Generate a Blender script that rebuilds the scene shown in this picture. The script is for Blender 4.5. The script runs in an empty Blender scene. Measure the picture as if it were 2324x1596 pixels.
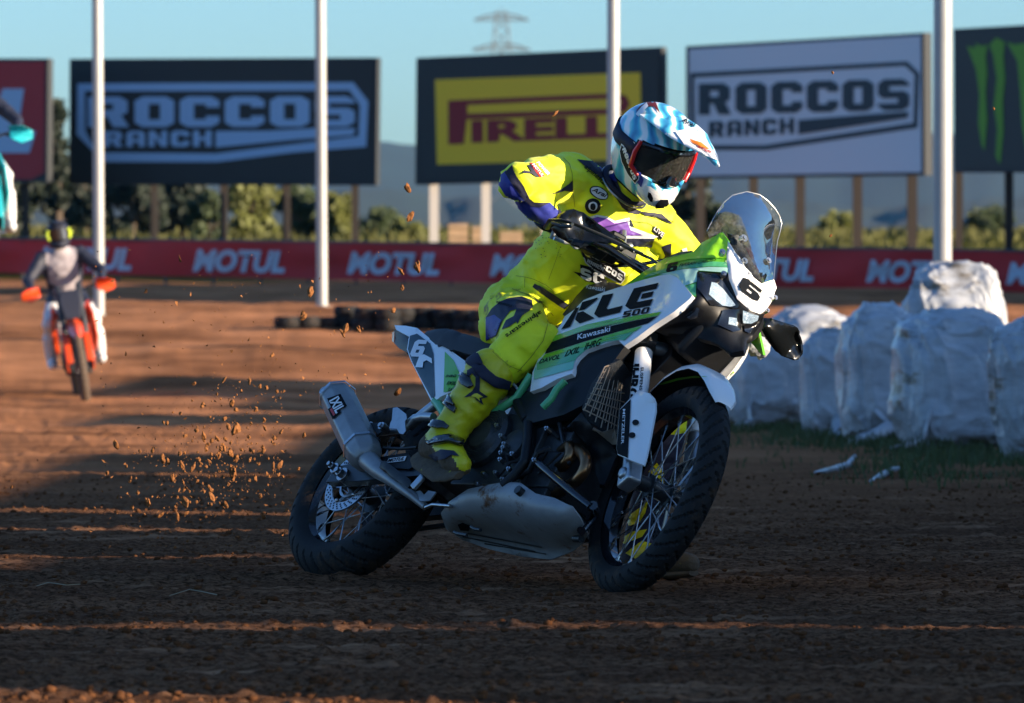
import bpy, bmesh, math, random
import numpy as np
from mathutils import Vector, Matrix, geometry
from mathutils.bvhtree import BVHTree
R = math.radians; HZD = .00004
random.seed(7); rng = np.random.default_rng(7)

# ------------------------------------------------------------------ camera, sky, sun, exposure
scn = bpy.context.scene; COL = scn.collection
CAMH, CAMP, FMM = .83183, .0055, 218.0
cam = bpy.data.cameras.new('camera'); camo = bpy.data.objects.new('camera', cam); COL.objects.link(camo)
camo.location = (0, 0, CAMH); camo.rotation_euler = (math.pi/2 - CAMP, 0, 0)
cam.lens = FMM; cam.sensor_width = 36; cam.clip_start = .5; cam.clip_end = 12000
cam.dof.use_dof = True; cam.dof.focus_distance = 19.55; cam.dof.aperture_fstop = 9.0
scn.camera = camo
SUN_EL, SUN_AZ = R(13), R(-22)                # azimuth from +X, negative = towards the camera
sdir = Vector((math.cos(SUN_AZ)*math.cos(SUN_EL), math.sin(SUN_AZ)*math.cos(SUN_EL), math.sin(SUN_EL)))
world = bpy.data.worlds.new('World'); scn.world = world; world.use_nodes = True
wn = world.node_tree; sky = wn.nodes.new('ShaderNodeTexSky'); sky.sky_type = 'NISHITA'; sky.sun_disc = False
sky.sun_elevation = SUN_EL; sky.sun_rotation = math.atan2(sdir.x, sdir.y)
sky.altitude = 400; sky.air_density = 1.0; sky.dust_density = 1.2; sky.ozone_density = 2.2
hs = wn.nodes.new('ShaderNodeMix'); hs.data_type = 'RGBA'; hs.blend_type = 'MULTIPLY'; hs.inputs[0].default_value = 1
hs.inputs[7].default_value = (.70, .99, 1.36, 1)
wn.links.new(sky.outputs[0], hs.inputs[6]); wn.links.new(hs.outputs[2], wn.nodes['Background'].inputs[0])
wn.nodes['Background'].inputs[1].default_value = .072
sl = bpy.data.lights.new('sun', 'SUN'); so = bpy.data.objects.new('sun', sl); COL.objects.link(so)
sl.energy = 5.0; sl.angle = R(.5); sl.color = (1, .80, .58)
so.rotation_euler = sdir.to_track_quat('Z', 'Y').to_euler(); so.location = (30, 0, 30)
scn.view_settings.view_transform = 'Standard'; scn.view_settings.look = 'None'
scn.view_settings.exposure = 1.45; scn.view_settings.gamma = 1
scn.cycles.use_denoising = True; scn.cycles.max_bounces = 8; scn.cycles.transparent_max_bounces = 16

# ------------------------------------------------------------------ picture <-> place (px are in a 2324 x 1596 copy)
PW, PH = 2324.0, 1596.0; FP = FMM/36*PW
O = Vector((0, 0, CAMH))
_f = Vector((0, math.cos(CAMP), -math.sin(CAMP))); _u = Vector((0, math.sin(CAMP), math.cos(CAMP)))
def ray(px, py): return _f + Vector((1, 0, 0))*((px-PW/2)/FP) - _u*((py-PH/2)/FP)
def W(px, py, d): return O + ray(px, py)*d
def crop(x0, y0, k): return lambda x, y: ((x/k+x0)/1.76248, (y/k+y0)/1.76248)
c1 = crop(1900, 350, 1.773); c2 = crop(2300, 700, 1.773); c3 = crop(1500, 1150, 1.773); c4 = crop(2200, 1400, 1.52); c5 = crop(1100, 1400, 1.68)
def cc(c, pts): return [c(*p[:2]) for p in pts]

# ------------------------------------------------------------------ materials
def mat(name, col, rough=.6, metal=0, coat=0, noise=0, nscale=20, bump=0, bscale=200, dirt=None, dscale=14, dth=.6, spec=.5, emit=None, sheen=0, stretch=None, alpha=None, trans=0):
    m = bpy.data.materials.new(name); m.use_nodes = True; nt = m.node_tree; b = nt.nodes['Principled BSDF']
    b.inputs['Roughness'].default_value = rough; b.inputs['Metallic'].default_value = metal
    b.inputs['Coat Weight'].default_value = coat; b.inputs['Coat Roughness'].default_value = .08
    b.inputs['Specular IOR Level'].default_value = spec
    if sheen: b.inputs['Sheen Weight'].default_value = sheen
    if trans: b.inputs['Transmission Weight'].default_value = trans
    if emit: b.inputs['Emission Color'].default_value = (*emit[0], 1); b.inputs['Emission Strength'].default_value = emit[1]
    tc = nt.nodes.new('ShaderNodeTexCoord'); vec = tc.outputs['Object']
    if stretch:
        mp = nt.nodes.new('ShaderNodeMapping'); mp.inputs['Scale'].default_value = stretch
        nt.links.new(vec, mp.inputs[0]); vec = mp.outputs[0]
    src = None; c4_ = (*col, 1); b.inputs['Base Color'].default_value = c4_
    def nz(sc, det=6, ro=.6):
        n = nt.nodes.new('ShaderNodeTexNoise'); n.inputs['Scale'].default_value = sc; n.inputs['Detail'].default_value = det
        n.inputs['Roughness'].default_value = ro; nt.links.new(vec, n.inputs['Vector']); return n.outputs[0]
    def mix(fac, a, bcol):
        x = nt.nodes.new('ShaderNodeMix'); x.data_type = 'RGBA'; nt.links.new(fac, x.inputs[0])
        if a is None: x.inputs[6].default_value = c4_
        else: nt.links.new(a, x.inputs[6])
        x.inputs[7].default_value = (*bcol, 1); return x.outputs[2]
    def ramp(f, lo, hi):
        r = nt.nodes.new('ShaderNodeMapRange'); r.inputs[1].default_value = lo; r.inputs[2].default_value = hi; nt.links.new(f, r.inputs[0]); return r.outputs[0]
    if noise:
        src = mix(ramp(nz(nscale), .35, .7), src, tuple(c*(1-noise) for c in col))
    if dirt:
        src = mix(ramp(nz(dscale, 10, .68), dth, dth+.1), src, dirt)
    if src is not None: nt.links.new(src, b.inputs['Base Color'])
    if bump:
        bp = nt.nodes.new('ShaderNodeBump'); bp.inputs['Strength'].default_value = bump; bp.inputs['Distance'].default_value = .01
        nt.links.new(nz(bscale, 5), bp.inputs['Height']); nt.links.new(bp.outputs[0], b.inputs['Normal'])
    return m
MUD = (.16, .08, .04)
M = {}
def dm(k, *a, **kw): M[k] = mat(k, *a, **kw); return M[k]
dm('white', (.78, .79, .8), .28, coat=.5, dirt=MUD, dscale=22, dth=.72)
dm('white_clean', (.78, .79, .8), .3, coat=.5)
dm('green', (.12, .46, .02), .3, coat=.4)
dm('lime', (.30, .72, .02), .3, coat=.4)
dm('teal_green', (.08, .40, .17), .3, coat=.4)
dm('mint', (.18, .52, .36), .3, coat=.4)
dm('mint_pale', (.36, .62, .52), .3, coat=.4)
dm('ink', (.005, .007, .010), .7, spec=.08)
dm('plastic', (.005, .006, .008), .48, spec=.3, noise=.3, bump=.05, bscale=300)
dm('gloss_black', (.008, .009, .012), .12, coat=.6)
dm('seat', (.018, .022, .03), .7, bump=.15, bscale=500)
dm('metal_dark', (.05, .055, .06), .38, metal=.6, noise=.3, dirt=MUD, dth=.68)
dm('engine', (.045, .048, .052), .45, metal=.35, noise=.4, nscale=40, dirt=MUD, dscale=25, dth=.66)
dm('steel', (.5, .51, .52), .28, metal=1, noise=.3, nscale=60)
dm('chrome', (.75, .76, .78), .12, metal=1)
dm('alu', (.42, .44, .46), .38, metal=.85, noise=.15, nscale=40)
dm('titanium', (.30, .31, .32), .42, metal=.45, noise=.35, nscale=9, dirt=(.09, .06, .045), dscale=30, dth=.68)
dm('exhaust', (.30, .16, .08), .3, metal=1, noise=.4, nscale=12)
dm('skid', (.30, .31, .32), .5, metal=.25, noise=.3, nscale=9, dirt=(.12, .05, .022), dscale=13, dth=.56)
dm('rubber', (.014, .014, .015), .75, noise=.4, nscale=15, bump=.2, bscale=180, dirt=(.05, .03, .018), dscale=9, dth=.56, spec=.25)
dm('mesh_tan', (.34, .27, .2), .5, metal=.4, dirt=MUD, dth=.6, dscale=40)
dm('core', (.03, .035, .04), .5, metal=.5, bump=.6, bscale=400)
dm('yellow', (.82, .88, .010), .62, sheen=.1, noise=.1, nscale=7, bump=.12, bscale=260)
dm('yellow_pants', (.74, .82, .012), .62, noise=.12, nscale=7, bump=.15, bscale=200, dirt=(.22, .17, .03), dscale=12, dth=.555)
dm('yellow_boot', (.60, .55, .008), .42, noise=.15, nscale=10, bump=.1, bscale=120, dirt=(.15, .10, .045), dscale=20, dth=.63)
dm('boot_mud', (.10, .065, .035), .85, noise=.4, nscale=30, bump=.5, bscale=90, dirt=(.6, .6, .02), dscale=24, dth=.63)
dm('navy', (.007, .009, .035), .7, noise=.2, bump=.1, bscale=300)
dm('blue', (.018, .03, .26), .6, noise=.3, nscale=9, bump=.1, bscale=300)
dm('purple', (.20, .07, .42), .55)
dm('print_white', (.72, .72, .74), .55)
dm('print_black', (.008, .008, .01), .6, spec=.25)
dm('print_red', (.5, .02, .02), .5)
dm('maroon', (.11, .01, .012), .6)
dm('red', (.55, .015, .02), .3, coat=.4)
dm('skin', (.42, .24, .17), .55)
dm('helmet_white', (.74, .76, .77), .18, coat=.8)
dm('lens', (.03, .018, .014), .06, coat=.6)
dm('amber', (.8, .22, .02), .3)
def helmet_paint():
    m = mat('helmet_paint', (.10, .42, .62), .2, coat=.8); nt = m.node_tree; b = nt.nodes['Principled BSDF']
    tc = nt.nodes.new('ShaderNodeTexCoord'); w = nt.nodes.new('ShaderNodeTexWave'); w.inputs['Scale'].default_value = 7
    w.inputs['Distortion'].default_value = 5; w.inputs['Detail'].default_value = 1.5; w.inputs['Detail Scale'].default_value = 1.4
    n = nt.nodes.new('ShaderNodeTexNoise'); n.inputs['Scale'].default_value = 9
    r = nt.nodes.new('ShaderNodeValToRGB'); e = r.color_ramp.elements
    e[0].position = .22; e[0].color = (.02, .16, .36, 1); e[1].position = .80; e[1].color = (.80, .84, .86, 1)
    for p, c in ((.4, (.05, .34, .58, 1)), (.55, (.08, .50, .64, 1)), (.68, (.25, .66, .74, 1))):
        k = e.new(p); k.color = c
    mx = nt.nodes.new('ShaderNodeMath'); mx.operation = 'MULTIPLY_ADD'; mx.inputs[1].default_value = .62
    m2 = nt.nodes.new('ShaderNodeMath'); m2.operation = 'MULTIPLY'; m2.inputs[1].default_value = .55
    nt.links.new(tc.outputs['Object'], w.inputs[0]); nt.links.new(tc.outputs['Object'], n.inputs[0])
    nt.links.new(n.outputs[0], m2.inputs[0]); nt.links.new(w.outputs[1], mx.inputs[0]); nt.links.new(m2.outputs[0], mx.inputs[2])
    nt.links.new(mx.outputs[0], r.inputs[0]); nt.links.new(r.outputs[0], b.inputs['Base Color']); return m
M['helmet_paint'] = helmet_paint()
def glassmat(name, col, alpha, rough=.03):
    m = bpy.data.materials.new(name); m.use_nodes = True; nt = m.node_tree; out = nt.nodes['Material Output']
    nt.nodes.remove(nt.nodes['Principled BSDF'])
    t = nt.nodes.new('ShaderNodeBsdfTransparent'); t.inputs[0].default_value = (*col, 1)
    g = nt.nodes.new('ShaderNodeBsdfGlossy'); g.inputs['Roughness'].default_value = rough
    l = nt.nodes.new('ShaderNodeLayerWeight'); l.inputs[0].default_value = alpha
    n = nt.nodes.new('ShaderNodeTexNoise'); n.inputs['Scale'].default_value = 30; n.inputs['Detail'].default_value = 8
    d = nt.nodes.new('ShaderNodeBsdfDiffuse'); d.inputs[0].default_value = (.6, .62, .6, 1)
    mr = nt.nodes.new('ShaderNodeMapRange'); mr.inputs[1].default_value = .4; mr.inputs[2].default_value = .8; mr.inputs[3].default_value = .02; mr.inputs[4].default_value = .10
    m1 = nt.nodes.new('ShaderNodeMixShader'); m2 = nt.nodes.new('ShaderNodeMixShader')
    nt.links.new(n.outputs[0], mr.inputs[0]); nt.links.new(mr.outputs[0], m1.inputs[0])
    nt.links.new(t.outputs[0], m1.inputs[1]); nt.links.new(d.outputs[0], m1.inputs[2])
    nt.links.new(l.outputs[0], m2.inputs[0]); nt.links.new(m1.outputs[0], m2.inputs[1]); nt.links.new(g.outputs[0], m2.inputs[2])
    nt.links.new(m2.outputs[0], out.inputs[0]); return m
M['shield'] = glassmat('windshield_plastic', (.86, .89, .90), .10)
M['headlight_glass'] = glassmat('headlight_glass', (.9, .93, .95), .2)
dm('lamp_on', (.16, .19, .22), .12, metal=.5, bump=1, bscale=90)
_n = M['lamp_on'].node_tree; _b = _n.nodes['Principled BSDF']; _t = _n.nodes.new('ShaderNodeTexNoise'); _t.inputs['Scale'].default_value = 60; _r = _n.nodes.new('ShaderNodeMapRange')
_r.inputs[1].default_value = .42; _r.inputs[2].default_value = .56; _r.inputs[3].default_value = .0; _r.inputs[4].default_value = .38
_n.links.new(_t.outputs[0], _r.inputs[0]); _n.links.new(_r.outputs[0], _b.inputs['Emission Strength']); _b.inputs['Emission Color'].default_value = (.72, .9, 1, 1)

# ------------------------------------------------------------------ mesh helpers
class MB:
    def __init__(s): s.v = []; s.f = []; s.m = []
    def add(s, vs, fs, mi=0):
        o = len(s.v); s.v += [tuple(v) for v in vs]; s.f += [tuple(i+o for i in f) for f in fs]; s.m += [mi]*len(fs); return s
    def xf(s, fn): s.v = [tuple(fn(Vector(v))) for v in s.v]; return s
    def box(s, c, d, rot=None, mi=0):
        c = Vector(c); q = rot if rot is not None else Matrix.Identity(3)
        vs = [c + q @ Vector((d[0]/2*i, d[1]/2*j, d[2]/2*k)) for i in (-1, 1) for j in (-1, 1) for k in (-1, 1)]
        return s.add(vs, [(0, 1, 3, 2), (4, 6, 7, 5), (0, 4, 5, 1), (2, 3, 7, 6), (0, 2, 6, 4), (1, 5, 7, 3)], mi)
    def tube(s, pts, r, n=10, mi=0, cap=True, flat=1.0, up=None):
        pts = [Vector(p) for p in pts]; k = len(pts); rs = r if isinstance(r, (list, tuple)) else [r]*k
        t0 = (pts[1]-pts[0]).normalized(); a = up and Vector(up) or (Vector((0, 0, 1)) if abs(t0.z) < .9 else Vector((1, 0, 0)))
        vs = []; u = None
        for i in range(k):
            t = (pts[min(i+1, k-1)]-pts[max(i-1, 0)]).normalized()
            u = (a - t*a.dot(t)).normalized() if u is None else (u - t*u.dot(t)).normalized(); w = t.cross(u)
            for j in range(n):
                an = 2*math.pi*j/n; vs.append(pts[i] + (u*math.cos(an)*flat + w*math.sin(an))*rs[i])
        fs = [(i*n+j, i*n+(j+1) % n, (i+1)*n+(j+1) % n, (i+1)*n+j) for i in range(k-1) for j in range(n)]
        if cap: fs += [tuple(range(n-1, -1, -1)), tuple((k-1)*n+j for j in range(n))]
        return s.add(vs, fs, mi)
    def cyl(s, a, b, r, n=20, mi=0, r2=None): return s.tube([a, b], [r, r if r2 is None else r2], n, mi)
    def ball(s, c, r, n=12, mi=0, rot=None):
        c = Vector(c); r = r if isinstance(r, (tuple, list)) else (r, r, r); q = rot if rot is not None else Matrix.Identity(3)
        vs = []; fs = []
        for i in range(n+1):
            th = math.pi*i/n
            for j in range(2*n):
                ph = math.pi*j/n
                vs.append(c + q @ Vector((r[0]*math.sin(th)*math.cos(ph), r[1]*math.sin(th)*math.sin(ph), r[2]*math.cos(th))))
        for i in range(n):
            for j in range(2*n): fs.append((i*2*n+j, (i+1)*2*n+j, (i+1)*2*n+(j+1) % (2*n), i*2*n+(j+1) % (2*n)))
        return s.add(vs, fs, mi)
    def lathe(s, c, ax, prof, n=48, mi=0, close=False):
        c = Vector(c); ax = Vector(ax).normalized(); u = ax.orthogonal().normalized(); w = ax.cross(u); vs = []
        for j in range(n):
            an = 2*math.pi*j/n; d = u*math.cos(an)+w*math.sin(an)
            for h, r in prof: vs.append(c + ax*h + d*r)
        k = len(prof); fs = []
        for j in range(n):
            for i in range(k if close else k-1):
                i2 = (i+1) % k; fs.append((j*k+i, ((j+1) % n)*k+i, ((j+1) % n)*k+i2, j*k+i2))
        return s.add(vs, fs, mi)
    def prism(s, poly, d, mi=0):          # poly: 3D points, d: extrusion vector
        p = [Vector(q) for q in poly]; n = len(p); d = Vector(d); vs = p + [q+d for q in p]
        tri = geometry.tessellate_polygon([p])
        fs = [tuple(t) for t in tri] + [tuple(i+n for i in reversed(t)) for t in tri] + [(i, i+n, (i+1) % n+n, (i+1) % n) for i in range(n)]
        return s.add(vs, fs, mi)
def smooth(pts, k=5):
    p = [Vector(q) for q in pts]; p = [p[0]*2-p[1]]+p+[p[-1]*2-p[-2]]; out = []
    for i in range(1, len(p)-2):
        for j in range(k):
            t = j/k; out.append(.5*((2*p[i])+(p[i+1]-p[i-1])*t+(2*p[i-1]-5*p[i]+4*p[i+1]-p[i+2])*t*t+(3*p[i]-p[i-1]-3*p[i+1]+p[i+2])*t**3))
    return out+[p[-2]]
def tag(o, label=None, cat=None, group=None, kind=None):
    if label: o['label'] = label
    if cat: o['category'] = cat
    if group: o['group'] = group
    if kind: o['kind'] = kind
    return o
def fin(o, me, mats, smooth=40, bevel=0, seg=2):
    for m_ in (mats if isinstance(mats, (list, tuple)) else [mats]): me.materials.append(M[m_] if isinstance(m_, str) else m_)
    bm = bmesh.new(); bm.from_mesh(me); bmesh.ops.recalc_face_normals(bm, faces=bm.faces); bm.to_mesh(me); bm.free()
    if smooth: me.shade_smooth(); me.set_sharp_from_angle(angle=R(smooth))
    if bevel:
        b = o.modifiers.new('bevel', 'BEVEL'); b.width = bevel; b.segments = seg; b.limit_method = 'ANGLE'; b.angle_limit = R(40)
    return o
def obj(name, mb, mats, parent=None, smooth=40, bevel=0, seg=2):
    me = bpy.data.meshes.new(name); me.from_pydata(mb.v, [], mb.f); me.polygons.foreach_set('material_index', mb.m)
    o = bpy.data.objects.new(name, me); COL.objects.link(o)
    if parent is not None: o.parent = parent
    return fin(o, me, mats, smooth, bevel, seg)
def empty(name, loc=(0, 0, 0), mtx=None):
    o = bpy.data.objects.new(name, None); COL.objects.link(o); o.empty_display_size = .2
    if mtx is not None: o.matrix_world = mtx
    else: o.location = loc
    return o
def copy_tree(o, parent=None):
    c = o.copy(); COL.objects.link(c)
    if parent is not None: c.parent = parent
    for ch in [x for x in KIDS(o)]: copy_tree(ch, c)
    return c
def KIDS(o): return [x for x in bpy.data.objects if x.parent == o]

# numpy value noise
_P = rng.random((64, 64, 64)).astype(np.float32)
def vnoise(x, y, z=0.0):
    x, y, z = np.broadcast_arrays(np.asarray(x, float), np.asarray(y, float), np.asarray(z, float))
    xi = np.floor(x).astype(int); yi = np.floor(y).astype(int); zi = np.floor(z).astype(int)
    fx, fy, fz = x-xi, y-yi, z-zi; fx = fx*fx*(3-2*fx); fy = fy*fy*(3-2*fy); fz = fz*fz*(3-2*fz)
    def g(a, b, c): return _P[(xi+a) % 64, (yi+b) % 64, (zi+c) % 64]
    l = lambda a, b, t: a+(b-a)*t
    return l(l(l(g(0, 0, 0), g(1, 0, 0), fx), l(g(0, 1, 0), g(1, 1, 0), fx), fy), l(l(g(0, 0, 1), g(1, 0, 1), fx), l(g(0, 1, 1), g(1, 1, 1), fx), fy), fz)*2-1

# ------------------------------------------------------------------ frames for tracing: bike and steered front end
RB = Matrix.Rotation(-.9128, 3, 'Z') @ Matrix.Rotation(-.57731, 3, 'X') @ Matrix.Rotation(-.01254, 3, 'Y')
RA = .318                                       # rear axle above the bike's base point
TB = Vector((-.46256, 19.84961, .26566)) - RB @ Vector((0, 0, RA))
MBK = Matrix.Translation(TB) @ RB.to_4x4()
EPS = R(27); WBASE = 1.46; FAX = Vector((WBASE, 0, .345))
SAX = Vector((-math.sin(EPS), 0, math.cos(EPS))); PFW = Vector((math.cos(EPS), 0, math.sin(EPS)))
SA = FAX - PFW*.035
RS = Matrix.Rotation(-.26411, 3, SAX)
def steer(v): return RS @ (Vector(v)-SA) + SA
MST = MBK @ (Matrix.Translation(SA) @ RS.to_4x4() @ Matrix.Translation(-SA))
MBKi, MSTi = MBK.inverted(), MST.inverted()
def lray(px, py, inv): return inv @ O, (inv.to_3x3() @ ray(px, py))
def B(p, lat, st=False):
    """point of the bike (or steered) frame seen at pixel p, on the plane y = lat"""
    o, d = lray(p[0], p[1], MSTi if st else MBKi); return o + d*((lat-o.y)/d.y)
def BX(p, x, st=False):
    o, d = lray(p[0], p[1], MSTi if st else MBKi); return o + d*((x-o.x)/d.x)

def panel(name, outline, lats, mats, parent, th=.01, puff=.012, pr=.05, step=13.0, st=False, mirror=False, smooth=50, mx=0.0, my=1.0, bevel=0):
    """bodywork: a traced outline, each corner at its own distance from the bike's middle plane; domed and thick"""
    from collections import Counter
    n = len(outline); lats = [lats]*n if not isinstance(lats, (list, tuple)) else lats
    assert len(lats) == n, (name, len(lats), n)
    bx, bl = [], []
    for i in range(n):
        a, b = Vector(outline[i]), Vector(outline[(i+1) % n]); k = max(1, int((b-a).length/step))
        for j in range(k): bx.append(a.lerp(b, j/k)); bl.append(lats[i]+(lats[(i+1) % n]-lats[i])*j/k)
    nb = len(bx); A_ = np.array([list(v) for v in bx]); BLn = np.array(bl); lo, hi = A_.min(0), A_.max(0); pts = list(bx)
    def inside(q):
        c = False; j = nb-1
        for i in range(nb):
            if (A_[i, 1] > q[1]) != (A_[j, 1] > q[1]) and q[0] < (A_[j, 0]-A_[i, 0])*(q[1]-A_[i, 1])/(A_[j, 1]-A_[i, 1])+A_[i, 0]: c = not c
            j = i
        return c
    for gx in np.arange(lo[0]+step*.5, hi[0], step):
        for gy in np.arange(lo[1]+step*.5, hi[1], step):
            q = (gx, gy)
            if np.min(((A_-q)**2).sum(1)) > (step*.45)**2 and inside(q): pts.append(Vector(q))
    v, e, f, *_ = geometry.delaunay_2d_cdt(pts, [(i, (i+1) % nb) for i in range(nb)], [list(range(nb))], 1, 1e-5)
    V = np.array([list(q) for q in v]); D2 = ((V[:, None, :]-A_[None])**2).sum(2); dmin = np.sqrt(D2.min(1))
    w = 1/(D2+1e-3)**1.5; lat = (w*BLn).sum(1)/w.sum(1); near = dmin < 1e-2; lat[near] = BLn[D2.argmin(1)][near]
    P = [B(p, l, st) for p, l in zip(V, lat)]; o, _ = lray(0, 0, MSTi if st else MBKi)
    N = [Vector((0, 0, 0)) for _ in P]
    for t in f:
        for i in range(1, len(t)-1):
            nn = (P[t[i]]-P[t[0]]).cross(P[t[i+1]]-P[t[0]])
            if nn.dot(P[t[0]]-o) > 0: nn = -nn
            for k in (t[0], t[i], t[i+1]): N[k] += nn
    N = [q.normalized() for q in N]; pp = pr*709
    P = [p + q*puff*(1-math.exp(-d/pp)) for p, q, d in zip(P, N, dmin)]
    cnt = set()
    for t in f:
        for i in range(len(t)): cnt.add((t[i], t[(i+1) % len(t)]))
    bd = [k for k in cnt if (k[1], k[0]) not in cnt]; nv = len(P); mb = MB()
    vs = P + [p - q*th for p, q in zip(P, N)]
    fs = [tuple(t) for t in f] + [tuple(i+nv for i in reversed(t)) for t in f] + [(a, a+nv, b+nv, b) for a, b in bd]
    mb.add(vs, fs)
    if mirror: mb.add([(p.x+mx, -p.y*my, p.z) for p in vs], fs)
    if st: mb.xf(steer)
    return obj(name, mb, mats, parent, smooth, bevel)

# ------------------------------------------------------------------ graphics laid onto surfaces
def bvh_of(objs, inv):
    V, F = [], []
    dg = bpy.context.evaluated_depsgraph_get()
    for o in objs:
        ev = o.evaluated_get(dg); me = ev.to_mesh(); k = len(V); mw = inv @ o.matrix_world
        V += [mw @ v.co for v in me.vertices]; F += [tuple(i+k for i in p.vertices) for p in me.polygons]; ev.to_mesh_clear()
    return BVHTree.FromPolygons(V, F)
def lay(name, v2, faces, bvh, inv, mt, parent, off=.002, step=6.0, maxjump=.05):
    """flat artwork (px) -> thin skin just proud of the surface it is printed on"""
    bm = bmesh.new(); vs = [bm.verts.new((p[0], p[1], 0)) for p in v2]
    for f in faces:
        try: bm.faces.new([vs[i] for i in f])
        except ValueError: pass
    bmesh.ops.remove_doubles(bm, verts=bm.verts, dist=.01)
    for _ in range(6):
        ed = [e for e in bm.edges if e.calc_length() > step]
        if not ed: break
        bmesh.ops.subdivide_edges(bm, edges=ed, cuts=1, use_grid_fill=False); bmesh.ops.triangulate(bm, faces=bm.faces)
    o3 = inv @ O; r3 = inv.to_3x3(); kill = []; dist = {}
    for v in bm.verts:
        d = (r3 @ ray(v.co.x, v.co.y)).normalized(); h, nn, _, t = bvh.ray_cast(o3, d)
        if h is None: kill.append(v); continue
        if nn.dot(d) > 0: nn = -nn
        v.co = h + nn*off*.5 - d*off; dist[v] = t
    bmesh.ops.delete(bm, geom=kill, context='VERTS')
    bad = [f for f in bm.faces if max(dist[v] for v in f.verts)-min(dist[v] for v in f.verts) > maxjump]
    bmesh.ops.delete(bm, geom=bad, context='FACES')
    if not bm.faces: bm.free(); print('EMPTY DECAL', name); return None
    me = bpy.data.meshes.new(name); bm.to_mesh(me); bm.free()
    o = bpy.data.objects.new(name, me); COL.objects.link(o); o.parent = parent
    ml = parent_world_inv(parent) @ inv.inverted(); me.transform(ml)
    me.materials.append(M[mt] if isinstance(mt, str) else mt); me.shade_smooth(); return o
def parent_world_inv(p):
    m = Matrix.Identity(4); q = p
    ch = []
    while q is not None: ch.append(q); q = q.parent
    for q in reversed(ch): m = m @ q.matrix_basis
    return m.inverted()
def tess(outer, holes=()):
    polys = [[Vector((p[0], p[1], 0)) for p in outer]]+[[Vector((p[0], p[1], 0)) for p in h] for h in holes]
    return [p for q in polys for p in q], [tuple(t) for t in geometry.tessellate_polygon(polys)]
GL = {'O': [([(2,0),(8,0),(10,2),(10,12),(8,14),(2,14),(0,12),(0,2)], [[(3.6,3.4),(6.4,3.4),(6.4,10.6),(3.6,10.6)]])],
 'C': [([(2,0),(8,0),(10,2),(10,5),(6.6,5),(6.6,3.5),(3.6,3.5),(3.6,10.5),(6.6,10.5),(6.6,9),(10,9),(10,12),(8,14),(2,14),(0,12),(0,2)], [])],
 'R': [([(0,0),(3.6,0),(3.6,4.8),(4.8,4.8),(6.4,0),(10.4,0),(8.4,5.4),(10,6.8),(10,12),(8,14),(0,14)], [[(3.6,8),(6.4,8),(6.4,10.6),(3.6,10.6)]])],
 'S': [([(2,0),(8,0),(10,2),(10,7),(8.4,8.6),(3.6,8.6),(3.6,10.8),(10,10.8),(10,12),(8,14),(2,14),(0,12),(0,7),(1.6,5.4),(6.4,5.4),(6.4,3.2),(0,3.2),(0,2)], [])],
 '6': [([(2,0),(8,0),(10,2),(10,7),(8.4,8.8),(3.8,8.8),(3.8,10.6),(9.4,10.6),(9.4,14),(2,14),(0,12),(0,2)], [[(3.8,3.2),(6.2,3.2),(6.2,5.8),(3.8,5.8)]])],
 '5': [([(0,0),(8,0),(10,2),(10,7),(8.4,8.6),(3.6,8.6),(3.6,10.9),(10,10.9),(10,14),(0,14),(0,5.4),(6.4,5.4),(6.4,3.1),(0,3.1)], [])],
 '0': [([(2,0),(8,0),(10,2),(10,12),(8,14),(2,14),(0,12),(0,2)], [[(3.2,3.1),(6.8,3.1),(6.8,10.9),(3.2,10.9)]])],
 'L': [([(0,0),(9.5,0),(9.5,3.6),(3.8,3.6),(3.8,14),(0,14)], [])],
 'E': [([(0,0),(10,0),(10,3),(3.8,3),(3.8,5.6),(9,5.6),(9,8.4),(3.8,8.4),(3.8,11),(10,11),(10,14),(0,14)], [])],
 'A': [([(0,0),(3.4,0),(3.4,4),(6.6,4),(6.6,0),(10,0),(10,12),(8,14),(2,14),(0,12)], [[(3.4,7),(6.6,7),(6.6,10.8),(3.4,10.8)]])],
 'N': [([(0,0),(3.2,0),(3.2,8.2),(6.8,0),(10,0),(10,14),(6.8,14),(6.8,5.8),(3.2,14),(0,14)], [])],
 'H': [([(0,0),(3.4,0),(3.4,5.4),(6.6,5.4),(6.6,0),(10,0),(10,14),(6.6,14),(6.6,8.6),(3.4,8.6),(3.4,14),(0,14)], [])],
 'K': [([(0,0),(3.4,0),(3.4,14),(0,14)], []), ([(4.2,7),(8.6,14),(13,14),(8,7),(11.5,0),(7.4,0)], [])],
 'I': [([(0,0),(3.6,0),(3.6,14),(0,14)], [])], "'": [([(0,9.5),(2,9.5),(3,14),(0,14)], [])]}
def block(text, gap=1.6):
    v, f = [], []; x = 0
    for ch in text:
        if ch == ' ': x += 5; continue
        w = 0
        for outer, holes in GL[ch]:
            vv, ff = tess(outer, holes); k = len(v); v += [(p.x+x, p.y) for p in vv]; f += [tuple(i+k for i in t) for t in ff]; w = max(w, max(p[0] for p in outer))
        x += w+gap
    tw = x-gap; return [(a/tw, b/14) for a, b in v], f
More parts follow.
